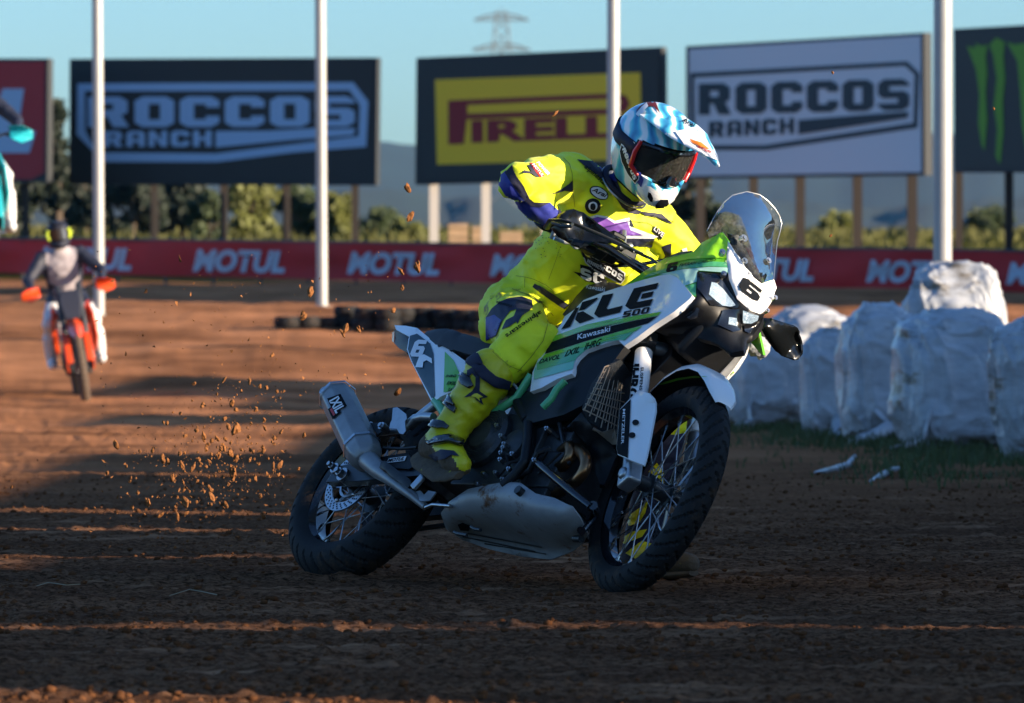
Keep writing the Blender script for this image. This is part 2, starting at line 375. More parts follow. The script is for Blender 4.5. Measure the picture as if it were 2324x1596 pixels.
def word(text, bold=.0, shear=0.0, sp=1.0):
    cu = bpy.data.curves.new('t', 'FONT'); cu.body = text; cu.size = 1; cu.offset = bold; cu.shear = shear; cu.fill_mode = 'FRONT'; cu.resolution_u = 3; cu.space_character = sp
    o = bpy.data.objects.new('t', cu); COL.objects.link(o); dg = bpy.context.evaluated_depsgraph_get()
    me = bpy.data.meshes.new_from_object(o.evaluated_get(dg)); v = [(p.co.x, p.co.y) for p in me.vertices]; f = [tuple(p.vertices) for p in me.polygons]
    bpy.data.objects.remove(o); bpy.data.curves.remove(cu); bpy.data.meshes.remove(me)
    xs = [p[0] for p in v]; ys = [p[1] for p in v]; a, b, c, d = min(xs), max(xs), min(ys), max(ys)
    return [((x-a)/(b-a), (y-c)/(d-c)) for x, y in v], f
def place(vf, o, x1, y1):
    """unit box artwork -> pixels: o lower left, x1 lower right, y1 upper left"""
    v, f = vf; return [(o[0]+(x1[0]-o[0])*a+(y1[0]-o[0])*b, o[1]+(x1[1]-o[1])*a+(y1[1]-o[1])*b) for a, b in v], f

# ================================================================== THE RACE BIKE
bike = empty('motorcycle', mtx=MBK)
tag(bike, 'white and green adventure race bike with number 6, leaning over in the corner', 'motorcycle')

def arc_tyre(ro, w, h, parent, c, fn, N, nt=440, npp=28):
    mb = MB(); c = Vector(c); vs = []
    for i in range(nt):
        th = 2*math.pi*i/nt
        for j in range(npp+1):
            ph = R(-128 + 256*j/npp); a = abs(ph); r = ro - h + h*math.cos(ph); y = w*math.sin(ph)*(1 - .12*max(0, a-1.6))
            q = (th*N/(2*math.pi) + a*.9 + (.5 if ph > 0 else 0)) % 1
            gv = 1 if (q < .17 and .08 < a < 1.3) or (.50 < a < .60) else 0
            if gv: r -= .007*math.cos(ph); y -= .007*math.sin(ph)
            vs.append(fn(c + Vector((math.cos(th)*r, y, math.sin(th)*r))))
    k = npp+1; fs = [(i*k+j, ((i+1) % nt)*k+j, ((i+1) % nt)*k+j+1, i*k+j+1) for i in range(nt) for j in range(npp)]
    mb.add(vs, fs); return obj('tyre', mb, 'rubber', parent, 30)
def make_wheel(c, ro, tw, h, rimr, rimw, parent, fn, N, nsp, disc, hubr=.045):
    c = Vector(c); mb = MB(); a = Vector((0, 1, 0))
    mb.lathe(c, a, [(-rimw, rimr+.012), (-rimw-.002, rimr), (-rimw*.7, rimr-.014), (-rimw*.5, rimr-.022), (rimw*.5, rimr-.022), (rimw*.7, rimr-.014), (rimw+.002, rimr), (rimw, rimr+.012), (rimw*.8, rimr), (-rimw*.8, rimr)], 72, 0, True)
    mb.xf(fn); w = obj('wheel', mb, 'gloss_black', parent, 40)
    hb = MB().lathe(c, a, [(-.075, 0), (-.075, .022), (-.04, .024), (-.038, hubr), (-.03, hubr), (-.026, .026), (.026, .026), (.03, hubr), (.038, hubr), (.04, .024), (.075, .022), (.075, 0)], 32)
    obj('hub', hb.xf(fn), 'metal_dark', w, 40)
    arc_tyre(ro, tw, h, w, c, fn, N)
    sp0 = None
    for k in range(nsp):
        sd = 1 if k % 2 else -1; dr = 1 if (k//2) % 2 else -1; an = 2*math.pi*k/nsp
        p0 = Vector((math.cos(an+dr*.9)*hubr*.92, sd*.034, math.sin(an+dr*.9)*hubr*.92)); p1 = Vector((math.cos(an)*(rimr-.02), sd*.006, math.sin(an)*(rimr-.02)))
        d = p1-p0
        m = MB().tube([c+p0, c+p0+d*.93], .0021, 6); m.tube([c+p0+d*.92, c+p1], .0038, 6)
        obj('spoke', m.xf(fn), 'steel', w, 60)
    for lat, rr in disc:
        d = MB().lathe(c+Vector((0, lat, 0)), a, [(-.0025, rr*.72), (-.0025, rr), (.0025, rr), (.0025, rr*.72)], 64, 0, True)
        for k in range(6):
            an = k*math.pi/3+.3; q = Vector((math.cos(an), 0, math.sin(an)))
            d.tube([c+Vector((0, lat*.75, 0))+q*.04, c+Vector((0, lat, 0))+q*rr*.78], .006, 6); d.ball(c+Vector((0, lat, 0))+q*rr*.68+Vector((0, -.004 if lat < 0 else .004, 0)), .007, 6)
        d.lathe(c+Vector((0, lat*.9, 0)), a, [(-.002, .048), (-.002, .056), (.002, .056), (.002, .048)], 40, 0, True)
        dd = obj('brake_disc', d.xf(fn), 'steel', w, 40)
        hh = MB()
        for k in range(30):
            an = k*math.pi*2/30
            for q, rf in ((0, .79), (.07, .86), (.14, .93)):
                pc = c+Vector((0, lat, 0))+Vector((math.cos(an+q), 0, math.sin(an+q)))*rr*rf
                hh.cyl(pc-Vector((0, .0032, 0)), pc+Vector((0, .0032, 0)), .0034, 8)
        hh.xf(fn); ho = obj('disc_holes', hh, 'ink', dd if False else w, 40)
    return w
ident = lambda v: Vector(v)
rw = make_wheel((0, 0, RA), .318, .071, .066, .226, .045, bike, ident, 34, 32, [(-.078, .112)], .05)
fw = make_wheel(FAX, .345, .047, .05, .268, .028, bike, steer, 40, 32, [(.07, .145)], .036)

# ---- swingarm, axle hardware, rear brake
mb = MB()
for s in (-1, 1):
    mb.prism([(-.06, s*.095, .285), (-.05, s*.095, .345), (.10, s*.095, .372), (.56, s*.095, .40), (.60, s*.095, .33), (.10, s*.095, .29)], (0, s*.03, 0))
mb.box((.5, 0, .37), (.14, .2, .08)); mb.box((.3, 0, .37), (.05, .2, .06))
obj('swingarm', mb, 'metal_dark', bike, 40, .004)
mb = MB(); n1 = B(c5(405, 797), -.13); n2 = B(c5(456, 838), -.13)
mb.cyl((0, -.15, RA), (0, .15, RA), .011, 16)
for q, r in ((n1, .015), (n2, .019)):
    mb.cyl(q+Vector((0, .03, 0)), q-Vector((0, .005, 0)), r*1.25, 20); mb.tube([q, q-Vector((0, .022, 0))], r*.8, 6); mb.cyl(q-Vector((0, .02, 0)), q-Vector((0, .034, 0)), r*.5, 14)
obj('axle_bolt', mb, 'steel', bike, 40, .001)
mb = MB().box((.03, -.10, .40), (.11, .045, .06), Matrix.Rotation(.4, 3, 'Y')); mb.cyl((.05, -.13, .40), (.05, -.09, .40), .017); obj('brake_caliper', mb, 'metal_dark', bike, 40, .006)
mb = MB().lathe((0, .085, RA), (0, 1, 0), [(-.004, .06), (-.004, .095), (.004, .095), (.004, .06)], 40, 0, True)
for k in range(40):
    an = k*math.pi/20; q = Vector((math.cos(an), 0, math.sin(an))); mb.box(Vector((0, .085, RA))+q*.097, (.009, .006, .008), Matrix.Rotation(-an, 3, 'Y'))
obj('sprocket', mb, 'metal_dark', bike)
mb = MB().box((.27, .085, .415), (.54, .012, .012), Matrix.Rotation(-.05, 3, 'Y')).box((.27, .085, .25), (.54, .012, .012), Matrix.Rotation(-.12, 3, 'Y')); obj('chain', mb, 'metal_dark', bike)
panel('swingarm_plate', cc(c5, [(700, 720), (890, 690), (950, 770), (900, 800), (745, 790)]), -.135, 'plastic', bike, puff=.003)
# shock and coil
mb = MB(); P0 = Vector((.36, -.02, .42)); P1 = Vector((.50, -.02, .70)); ax = P1-P0; u = ax.orthogonal().normalized(); w_ = ax.normalized().cross(u)
mb.tube([P0+ax*(i/90)+u*.04*math.cos(i*.55)+w_*.04*math.sin(i*.55) for i in range(91)], .006, 7); mb.cyl(P0, P1, .018)
obj('shock_spring', mb, 'exhaust', bike)

# ---- silencer and pipes
ma, mz = B(c5(418, 316), -.19), B(c5(586, 668), -.17); axm = (mz-ma); L_ = axm.length; axn = axm.normalized()
mb = MB(); s8 = [0, .04, .5, .96, 1]
def octring(c, r, n=8, ph=.39): 
    u = axn.cross(Vector((0, 1, 0))).normalized(); w = axn.cross(u); return [c+(u*math.cos(2*math.pi*k/n+ph)*r+w*math.sin(2*math.pi*k/n+ph)*r*1.05) for k in range(n)]
rings = [octring(ma+axm*t, r) for t, r in ((-.015, .03), (-.01, .052), (0, .058), (1, .06), (1.13, .057), (1.22, .044), (1.26, .02))]
vs = [p for r in rings for p in r]; fs = [(i*8+j, i*8+(j+1) % 8, (i+1)*8+(j+1) % 8, (i+1)*8+j) for i in range(6) for j in range(8)]+[tuple(range(8)), tuple(range(48, 56))]
mb.add(vs, fs); silencer = obj('silencer', mb, 'titanium', bike, 40, .012, 4)
for t in (.01, .985):
    mb = MB()
    a_, b_ = octring(ma+axm*(t-.016), .0635), octring(ma+axm*(t+.016), .0635); mb.add(a_+b_, [(k, (k+1) % 8, (k+1) % 8+8, k+8) for k in range(8)])
    for k in (5, 6, 4): q = (a_[k]+b_[k])/2; mb.ball(q, .007, 6)
    obj('silencer_band', mb, 'steel', silencer, 40)
tp = B(c5(345, 312), -.19); mb = MB().tube([ma+axm*.02, (ma+tp)/2-axn*.012, tp], [.034, .033, .032], 20); obj('exhaust_tip', mb, 'titanium', silencer)
pts = [B(c5(*p), l) for p, l in (((600, 720), -.17), ((640, 755), -.17), ((700, 812), -.17), ((780, 872), -.165), ((850, 925), -.16), ((930, 985), -.15), ((1010, 1055), -.13))]
obj('exhaust_pipe', MB().tube(pts, [.033, .032, .028, .0205, .0175, .015, .011], 20), 'titanium', bike)
panel('heat_shield', cc(c5, [(712, 750), (740, 745), (905, 868), (918, 900), (892, 925), (840, 892), (700, 792)]), -.205, 'plastic', bike, puff=.01, pr=.02)
for a_ in (((1290, 1190), (1345, 1150), (1378, 1130), (1385, 1190), (1340, 1255), (1260, 1300), (1200, 1330)), ((1400, 1145), (1450, 1158), (1488, 1205), (1492, 1275), (1450, 1350), (1370, 1410), (1260, 1470))):
    obj('header_pipe', MB().tube(smooth([B(c3(*p), l_) for p, l_ in zip(a_, (-.10, -.12, -.13, -.13, -.12, -.10, -.08))]), .019, 16), 'exhaust', bike)

# ---- engine, frame
mb = MB(); mb.box((.80, 0, .40), (.34, .30, .26)); mb.box((.98, 0, .38), (.22, .26, .2)); mb.box((.92, 0, .60), (.20, .22, .22), Matrix.Rotation(.25, 3, 'Y'))
mb.box((.62, 0, .42), (.14, .22, .2)); mb.box((.88, 0, .27), (.40, .24, .08))
for k in range(7): mb.box((.90+.01*k, 0, .50+.03*k), (.23, .25, .008), Matrix.Rotation(.25, 3, 'Y'))
obj('engine', mb, 'engine', bike, 40, .012, 2)
cc_ = B(c3(790, 1075), -.16)
mb = MB().lathe(cc_, (0, -1, 0), [(-.02, .0), (-.02, .10), (.012, .10), (.022, .088), (.022, .05), (.03, .045), (.03, 0)], 40)
for k in range(9): an = k*.7; mb.ball(cc_+Vector((math.cos(an)*.093, -.014, math.sin(an)*.093)), .0055, 6)
for k in range(5): mb.lathe(cc_, (0, -1, 0), [(.022, .05+.008*k), (.025, .052+.008*k), (.022, .054+.008*k)], 40)
c_2 = B(c3(1000, 1130), -.15); mb.lathe(c_2, (0, -1, 0), [(-.02, 0), (-.02, .055), (.02, .05), (.028, .03), (.028, 0)], 30)
obj('clutch_cover', mb, 'engine', bike, 35)
for x, y, l in ((912, 1108, -.2), (905, 1135, -.2), (890, 1170, -.2), (885, 1218, -.2), (970, 1178, -.2), (765, 1318, -.19), (720, 1385, -.19), (850, 1310, -.19), (945, 1285, -.19), (890, 1050, -.2), (860, 975, -.2), (900, 1358, -.18), (1126, 1220, -.19), (1215, 998, -.2)):
    q = B(c3(x, y), l); obj('engine_bolt', MB().cyl(q+Vector((0, .02, 0)), q, .0075, 10).cyl(q, q-Vector((0, .006, 0)), .0045, 6), 'steel', bike)
mb = MB()
def t3(c, pts, l, r, n=10): mb.tube([B(c(*p), l if not isinstance(l, (tuple, list)) else l[i]) for i, p in enumerate(pts)], r, n)
t3(c3, [(1085, 960), (1085, 1080), (1060, 1240), (990, 1330), (905, 1410)], -.19, .016)
t3(c3, [(1110, 960), (1110, 1100), (1080, 1260), (1020, 1350)], -.16, .014)
t3(c3, [(930, 700), (990, 760), (1080, 940)], -.17, .018); t3(c3, [(640, 640), (760, 780), (900, 930), (1000, 980)], -.13, .016)
mb.prism([(.60, -.06, .45), (.62, -.06, .85), (.95, -.06, .98), (1.20, -.06, 1.02), (1.27, -.06, .80), (1.12, -.06, .56), (1.05, -.06, .45)], (0, .12, 0))
t3(c4, [(560, 130), (300, 60)], -.1, .016)
obj('frame', mb, 'plastic', bike, 40, .004)
mb = MB(); t3(c3, [(800, 905), (900, 855), (1010, 780), (1110, 620)], (-.17, -.17, -.18, -.19), .014); obj('subframe', mb, 'teal_green', bike)
mb = MB(); t3(c5, [(1080, 345), (1110, 380), (1160, 470)], -.13, .016); obj('subframe', mb, 'teal_green', bike)
mb = MB(); t3(c3, [(1190, 850), (1250, 790), (1290, 720), (1350, 665)], -.222, .012)
obj('subframe', mb, 'teal_green', bike)
mb = MB(); t3(c5, [(1085, 362), (1000, 430), (900, 515)], -.12, .017, 14); t3(c5, [(850, 560), (890, 505), (940, 460), (1000, 448), (1065, 452)], -.14, .014, 14); t3(c5, [(640, 500), (700, 560), (860, 540)], -.11, .010)
obj('subframe_tube', mb, 'alu', bike)
panel('bracket_plate', cc(c5, [(792, 390), (822, 385), (880, 430), (886, 462), (872, 480), (878, 545), (860, 567), (835, 560), (820, 530), (768, 528), (775, 490), (785, 470)]), -.165, 'alu', bike, th=.004, puff=0)
panel('silencer_bracket', cc(c5, [(640, 490), (738, 488), (750, 510), (730, 540), (688, 568), (660, 530)]), -.15, 'metal_dark', bike, th=.006, puff=.002)
mb = MB(); q = B(c5(712, 508), -.165); mb.cyl(q+Vector((0, .03, 0)), q, .013); mb.cyl(q, q-Vector((0, .008, 0)), .008, 6); obj('bracket_bolt', mb, 'steel', bike)
panel('pedal_plate', cc(c5, [(930, 955), (945, 1005), (985, 1015), (1040, 1012), (1082, 955), (1030, 945), (1000, 975), (975, 945)]), -.15, 'alu', bike, th=.005, puff=.001)
for nm_, p_, l_, r_ in (('brake_lever', [(990, 850), (960, 890), (940, 925)], -.18, .008), ('brake_rod', [(1010, 1060), (1060, 1040), (1180, 1050)], -.17, .006), ('brake_hose', [(730, 660), (850, 665), (955, 655)], -.15, .005)):
    mb = MB(); t3(c5, p_, l_, r_); obj(nm_, mb, 'steel' if r_ > .005 else 'plastic', bike)
obj('foot_peg', MB().box(B(c3(500, 1310), -.21), (.09, .07, .015)), 'metal_dark', bike, 40, .002)
mb = MB(); q = B(c5(960, 890), -.2); mb.box(q, (.03, .012, .05), Matrix.Rotation(.5, 3, 'Y')); obj('brake_pedal', mb, 'alu', bike, 40, .003)

# ---- skid plate and engine guard
D_ = lambda *p: [tuple(q) for q in p]
sk = D_((1000, 1165), (1020, 1138), (1062, 1110), (1110, 1100), (1150, 1093), (1182, 1096), (1215, 1120), (1258, 1130), (1298, 1150), (1318, 1178), (1334, 1214), (1320, 1236), (1298, 1252), (1250, 1270), (1180, 1262), (1110, 1246), (1050, 1226), (1012, 1200))
sl_ = [-.13, -.16, -.18, -.185, -.19, -.19, -.185, -.175, -.16, -.12, -.05, .0, .04, .07, .08, .07, .03, -.05]
skid = panel('skid_plate', sk, sl_, 'skid', bike, th=.005, puff=.035, pr=.05)
q = B(c3(1015, 1437), -.21); obj('skid_bolt', MB().cyl(q+Vector((0, .02, 0)), q-Vector((0, .004, 0)), .014), 'metal_dark', skid); q = B(c4(175, 1148), -.05); obj('skid_bolt', MB().cyl(q+Vector((-.02, 0, 0)), q+Vector((.012, 0, 0)), .012), 'metal_dark', skid)
mb = MB(); t3(c5, [(1205, 1225), (1225, 1235), (1290, 1245)], -.19, .006); t3(c5, [(1320, 1190), (1345, 1205), (1380, 1210)], -.19, .006); obj('skid_rib', mb, 'metal_dark', skid)
mb = MB(); t3(c3, [(1130, 1225), (1200, 1285), (1380, 1440), (1530, 1560)], (-.17, -.17, -.13, -.1), .014, 14); t3(c4, [(262, 945), (276, 975), (270, 1000)], (-.1, -.05, 0), .014, 14); t3(c4, [(272, 998), (225, 1060), (190, 1100)], (0.0, -.05, -.1), .014)
obj('crash_bar', mb, 'gloss_black', bike)

sv = bvh_of([skid], MBKi)
for pl_ in ([(1228, 1172), (1262, 1158), (1316, 1182), (1302, 1214), (1248, 1212)],): lay('skid_slot', *tess(cc(c5, pl_)), sv, MBKi, 'ink', skid, .003)
for k, (xa, ya, xb, yb) in enumerate(((1050, 1216, 1215, 1250), (1062, 1208, 1230, 1240), (1100, 1232, 1240, 1256))): lay('skid_groove', *tess([(xa, ya), (xb, yb), (xb, yb+3), (xa, ya+3)]), sv, MBKi, 'metal_dark', skid, .003)
hs3 = random.Random(5)
for k in range(9):
    p0 = Vector((hs3.uniform(.66, 1.08), -hs3.uniform(.13, .17), hs3.uniform(.30, .62))); p1 = p0+Vector((hs3.uniform(-.14, .14), hs3.uniform(-.01, .01), hs3.uniform(-.12, .12))); p2 = p1+Vector((hs3.uniform(-.08, .08), 0, hs3.uniform(-.08, .08)))
    obj('hose', MB().tube([p0, (p0+p1)/2+Vector((0, -.02, .01)), p1, p2], hs3.choice([.005, .007, .010]), 8), hs3.choice(['plastic', 'rubber', 'metal_dark', 'steel']), bike)
# ---- radiator with stone guard
rad = panel('radiator', cc(c4, [(330, 100), (430, 60), (500, 150), (480, 300), (440, 400), (420, 575), (375, 572), (265, 470), (200, 385), (195, 350), (250, 210)]), [-.2, -.17, -.09, -.07, -.06, -.04, -.06, -.13, -.18, -.19, -.2], 'core', bike, th=.03, puff=0)
mb = MB()
def gl(a, b, l0, l1, r=.0022): mb.tube([B(c4(*a), l0), B(c4(*b), l1)], r, 5)
for k in range(9):
    t = k/8; x0, y0 = 330-130*t, 105+255*t; x1, y1 = 465-20*t, 60+430*t; gl((x0, y0), (x1, y1-10), -.215, -.075)
for k in range(7):
    t = k/6; x0, y0 = 335+130*t, 100-45*t; x1, y1 = 205+210*t, 370+205*t; gl((x0, y0), (x1, y1), -.215+.13*t, -.2+.15*t); gl((x0+8, y0+14), (x1+26, y1-30), -.216+.13*t, -.2+.15*t, .0014)
obj('radiator_guard', mb, 'mesh_tan', bike)
panel('radiator_base', cc(c4, [(265, 470), (320, 500), (395, 480), (412, 575), (380, 576), (262, 480)]), [-.14, -.12, -.08, -.05, -.06, -.15], 'mesh_tan', bike, th=.006, puff=.002)
panel('radiator_duct', cc(c4, [(190, 380), (265, 475), (380, 578), (405, 640), (330, 820), (300, 815), (262, 700), (235, 590), (150, 500), (100, 470)]), [-.17, -.14, -.06, -.04, -.03, -.04, -.06, -.09, -.14, -.17], 'plastic', bike, th=.02, puff=.01)

# ---- bodywork
shroud = panel('lower_shroud', cc(c3, [(1102, 735), (1180, 708), (1290, 646), (1395, 608), (1415, 542), (1500, 448), (1650, 395), (1725, 378), (1775, 412), (1700, 515), (1560, 695), (1470, 835), (1340, 902), (1110, 962), (1050, 952), (1000, 890), (960, 822), (928, 728)]),
    [-.18, -.19, -.195, -.195, -.195, -.19, -.185, -.18, -.175, -.175, -.18, -.185, -.185, -.18, -.178, -.175, -.17, -.16], 'plastic', bike, th=.03, puff=.012, mirror=True, mx=-.12, my=.85)
side = panel('side_fairing', cc(c3, [(1100, 740), (1118, 600), (1165, 490), (1232, 365), (1318, 262), (1345, 205), (1410, 160)]) + cc(c2, [(60, 888), (200, 832), (330, 790), (480, 745), (600, 713), (675, 705), (725, 728), (780, 790), (832, 855), (812, 882), (700, 972), (560, 1062), (440, 1152), (350, 1212)]) + cc(c3, [(1725, 375), (1650, 393), (1500, 447), (1440, 498), (1412, 545), (1408, 585), (1395, 612), (1290, 650), (1180, 712)]),
    [-.20, -.195, -.18, -.165, -.145, -.135, -.13, -.125, -.13, -.14, -.15, -.16, -.168, -.172, -.175, -.178, -.178, -.185, -.188, -.19, -.19, -.195, -.20, -.205, -.208, -.21, -.212, -.214, -.214, -.21], 'white', bike, th=.02, puff=.018, pr=.06, mirror=True, mx=-.12, my=.85)
panel('fairing_edge', cc(c2, [(1236, 1172), (1222, 1240), (1130, 1370), (1052, 1468), (1008, 1452), (1095, 1330), (1165, 1225), (1185, 1195)]), [.15, .16, .18, .19, .18, .17, .15, .14], 'white', bike, th=.02, puff=.002)
panel('fairing_edge', cc(c2, [(1130, 1372), (1052, 1468), (1066, 1462), (1118, 1408)]), [.185, .195, .2, .19], 'lime', bike, th=.01, puff=.001)
panel('tank_cover', cc(c3, [(1345, 207), (1330, 190), (1385, 120)]) + cc(c2, [(0, 870), (72, 790), (108, 754), (165, 754), (270, 764), (336, 787), (200, 834), (60, 890)]) + cc(c3, [(1410, 162)]), [-.12, -.10, -.08, -.07, -.05, -.03, -.03, -.06, -.12, -.125, -.12, -.12], 'plastic', bike, th=.03, puff=.006, mirror=True)
mb = MB(); st_ = [(.58, .80, .10, .12), (.68, .93, .12, .2), (.80, 1.00, .12, .26), (.95, 1.02, .13, .3), (1.08, 1.0, .14, .3), (1.18, .96, .13, .28)]
vs = []
for x, z, w, h in st_:
    for k in range(12):
        an = math.pi*2*k/12; vs.append((x, w*math.sin(an)*1.0, z-h/2+h/2*math.cos(an)))
mb.add(vs, [(i*12+k, i*12+(k+1) % 12, (i+1)*12+(k+1) % 12, (i+1)*12+k) for i in range(5) for k in range(12)]+[tuple(range(12)), tuple(range(60, 72))]); obj('fuel_tank', mb, 'plastic', bike, 60)
mb = MB(); vs = []; ss = [(-.07, .895, .05), (-.02, .905, .075), (.06, .90, .095), (.13, .895, .105), (.145, .884, .11), (.16, .889, .11), (.22, .872, .12), (.235, .861, .12), (.25, .866, .12), (.36, .84, .13), (.48, .825, .125), (.60, .835, .11), (.70, .87, .09)]
for x, z, w in ss:
    for y, dz in ((-1, -.075), (-1.02, -.03), (-.92, -.008), (-.6, 0), (0, .004), (.6, 0), (.92, -.008), (1.02, -.03), (1, -.075)): vs.append((x, y*w, z+dz))
mb.add(vs, [(i*9+k, i*9+k+1, (i+1)*9+k+1, (i+1)*9+k) for i in range(len(ss)-1) for k in range(8)]+[tuple(range(9)), tuple(range(len(ss)*9-9, len(ss)*9))]+[(i*9, (i+1)*9, (i+1)*9+8, i*9+8) for i in range(len(ss)-1)])
obj('seat', mb, 'seat', bike, 55)
tail = panel('tail_panel', cc(c3, [(138, 268), (220, 272), (300, 288), (420, 388), (530, 442), (640, 522), (642, 560), (605, 650), (545, 740), (470, 772), (430, 802), (398, 804), (330, 668), (255, 522), (226, 440), (243, 350), (150, 300)]), [-.055, -.065, -.08, -.10, -.11, -.12, -.13, -.142, -.147, -.147, -.142, -.142, -.13, -.112, -.10, -.09, -.06], 'white', bike, th=.014, puff=.012, pr=.04, mirror=True)
panel('tail_light', cc(c3, [(138, 300), (242, 352), (226, 440), (230, 464), (170, 432), (136, 395), (124, 345)]), [-.04, -.08, -.09, -.09, -.06, -.03, -.02], 'plastic', bike, th=.03, puff=.008, mirror=True)
panel('tail_lens', cc(c3, [(122, 318), (138, 314), (134, 392), (120, 380)]), [-.02, -.04, -.03, -.02], 'red', bike, th=.01, puff=.002)
panel('side_cover', cc(c3, [(820, 842), (875, 790), (930, 738), (948, 810), (875, 852)]), -.16, 'white', bike, th=.012, puff=.004)
nose = panel('nose_fairing', cc(c2, [(1045, 405), (1085, 465), (1072, 560), (1086, 695), (870, 680), (858, 862), (835, 856), (780, 790), (720, 725), (600, 708), (350, 785), (480, 690), (640, 590), (840, 545), (900, 480), (1000, 430)]),
    [-.115, -.105, -.10, -.09, -.145, -.165, -.168, -.17, -.168, -.16, -.13, -.135, -.13, -.125, -.125, -.12], 'green', bike, th=.008, puff=.014, pr=.05, mirror=True)
face = panel('number_plate', cc(c2, [(1085, 465), (1195, 640), (1260, 722), (1322, 770), (1412, 742), (1430, 800), (1396, 880), (1350, 960), (1312, 986), (1240, 960), (1150, 880), (1092, 742), (1086, 695), (1072, 560)]),
    [-.105, -.06, -.02, .03, .10, .12, .11, .08, .04, 0, -.045, -.085, -.09, -.10], 'white_clean', bike, th=.008, puff=.010, pr=.05, step=7, smooth=70)
lamp = panel('headlight_housing', cc(c2, [(862, 682), (1086, 695), (1092, 742), (1150, 880), (1240, 960), (1312, 986), (1345, 985), (1310, 1075), (1240, 1165), (1200, 1185), (1195, 1245), (1100, 1265), (960, 1180), (760, 1130), (560, 1115), (600, 1030), (830, 868)]),
    [-.145, -.088, -.083, -.043, .0, .04, .07, .07, .05, .02, .01, -.01, -.05, -.09, -.13, -.15, -.165], 'plastic', bike, th=.02, puff=.02, pr=.06, step=7, smooth=70)
mb = MB().box((1.30, 0, .90), (.16, .18, .16), Matrix.Rotation(.5, 3, 'Y')); mb.box((1.26, 0, 1.02), (.1, .16, .12)); obj('headlight_body', mb, 'plastic', bike, 40, .02)
shield = panel('windshield', cc(c2, [(935, 400), (960, 350), (1010, 260), (1060, 190), (1120, 142), (1220, 118), (1310, 140), (1370, 185), (1420, 240), (1450, 290), (1465, 345), (1455, 400), (1435, 470), (1425, 560), (1410, 738), (1325, 766), (1262, 718), (1195, 636), (1115, 496), (1085, 460), (1045, 405), (950, 445)]),
    [-.175, -.17, -.145, -.105, -.06, 0, .05, .09, .12, .15, .17, .17, .165, .15, .10, .03, -.02, -.06, -.095, -.102, -.118, -.175], 'shield', bike, th=.0, puff=.05, pr=.12, smooth=80, step=7)
sh_ = [(935, 400), (960, 350), (1010, 260), (1060, 190), (1120, 142), (1220, 118), (1310, 140), (1370, 185), (1420, 240), (1450, 290), (1465, 345), (1455, 400), (1435, 470), (1425, 560), (1410, 738)]
obj('windshield_edge', MB().tube([B(c2(*p), l) for p, l in zip(sh_, [-.175, -.17, -.145, -.105, -.06, 0, .05, .09, .12, .15, .17, .17, .165, .15, .10])], .0016, 8), 'alu', shield)  # thin bright bead added to stand in for the edge highlight
for x, y, l, r in ((1185, 458, -.07, .012), (1190, 618, -.055, .010), (1358, 617, .07, .010), (1312, 718, .045, .010), (1040, 558, -.12, .010), (1050, 712, -.105, .009), (1405, 878, .115, .008), (1350, 970, .085, .007)):
    q = B(c2(x, y), l); nv = Vector((.75, -.55 if l < -.1 else -.1, .3)).normalized()
    sc_ = obj('fairing_screw', MB().cyl(q-nv*.004, q+nv*.012, r, 14).cyl(q+nv*.012, q+nv*.016, r*.6, 6), 'steel', bike)
panel('dash', cc(c2, [(1085, 470), (1110, 425), (1160, 425), (1230, 560), (1330, 760), (1260, 720), (1195, 640)]), [-.09, -.10, -.07, -.02, .04, -.0, -.04], 'plastic', bike, th=.02, puff=.004)
# lamps
hb = bvh_of([lamp], MBKi); 
def layb(name, c, pts, bv, mt, par, off=.002, holes=(), step=6): return lay(name, *tess(cc(c, pts), [cc(c, h) for h in holes]), bv, MBKi, mt, par, off, step)
layb('headlight_bezel', c2, [(868, 690), (1000, 705), (1060, 770), (1165, 925), (1150, 945), (1040, 935), (960, 925), (870, 805)], hb, 'gloss_black', lamp, .004)
layb('headlight', c2, [(965, 765), (1000, 770), (1050, 815), (1125, 900), (1140, 925), (1105, 938), (1040, 928), (985, 885), (945, 850)], hb, 'lamp_on', lamp, .007)
layb('headlight_bezel', c2, [(1045, 960), (1165, 952), (1178, 1100), (1120, 1115), (1010, 1062)], hb, 'gloss_black', lamp, .004)
layb('lamp_reflector', c2, [(1090, 1010), (1145, 1015), (1148, 1075), (1085, 1062)], hb, 'lamp_on', lamp, .006)
layb('headlight', c2, [(1192, 962), (1300, 1000), (1290, 1030), (1245, 1052), (1188, 1048)], hb, 'lamp_on', lamp, .006)
layb('lamp_reflector', c2, [(1195, 1062), (1292, 1050), (1240, 1130), (1200, 1110)], hb, 'gloss_black', lamp, .006)
layb('nose_vent', c2, [(780, 1000), (860, 935), (910, 960), (900, 1000), (820, 1020)], hb, 'gloss_black', lamp, .006)

# ---- front end
def leg(s):
    m = MB(); q = lambda k, f=0: FAX + Vector((0, s*.105, 0)) + SAX*k + PFW*f
    m.cyl(q(-.03), q(.24), .026, 24); m.cyl(q(.22), q(.30), .023, 24); m.box(q(-.0), (.07, .05, .075), Matrix.Rotation(-EPS, 3, 'Y')); m.cyl(q(0)-Vector((0, s*.05, 0)), q(0)+Vector((0, s*.035, 0)), .02)
    return m
for s in (-1, 1):
    fl = obj('fork_leg', leg(s).xf(steer), 'alu', bike, 40, .010, 3)
    q = lambda k: FAX + Vector((0, s*.105, 0)) + SAX*k
    t_ = obj('fork_tube', MB().cyl(q(.28), q(.50), .0275, 28).xf(steer), 'white_clean', fl)
    obj('fork_tube_black', MB().cyl(q(.50), q(.82), .0255, 28).xf(steer), 'gloss_black', fl)
    if s < 0: tubeR = t_
mb = MB(); q = lambda k, y, f=0: SA + Vector((0, y, 0)) + SAX*k + PFW*f
rx = Matrix.Rotation(-EPS, 3, 'Y')
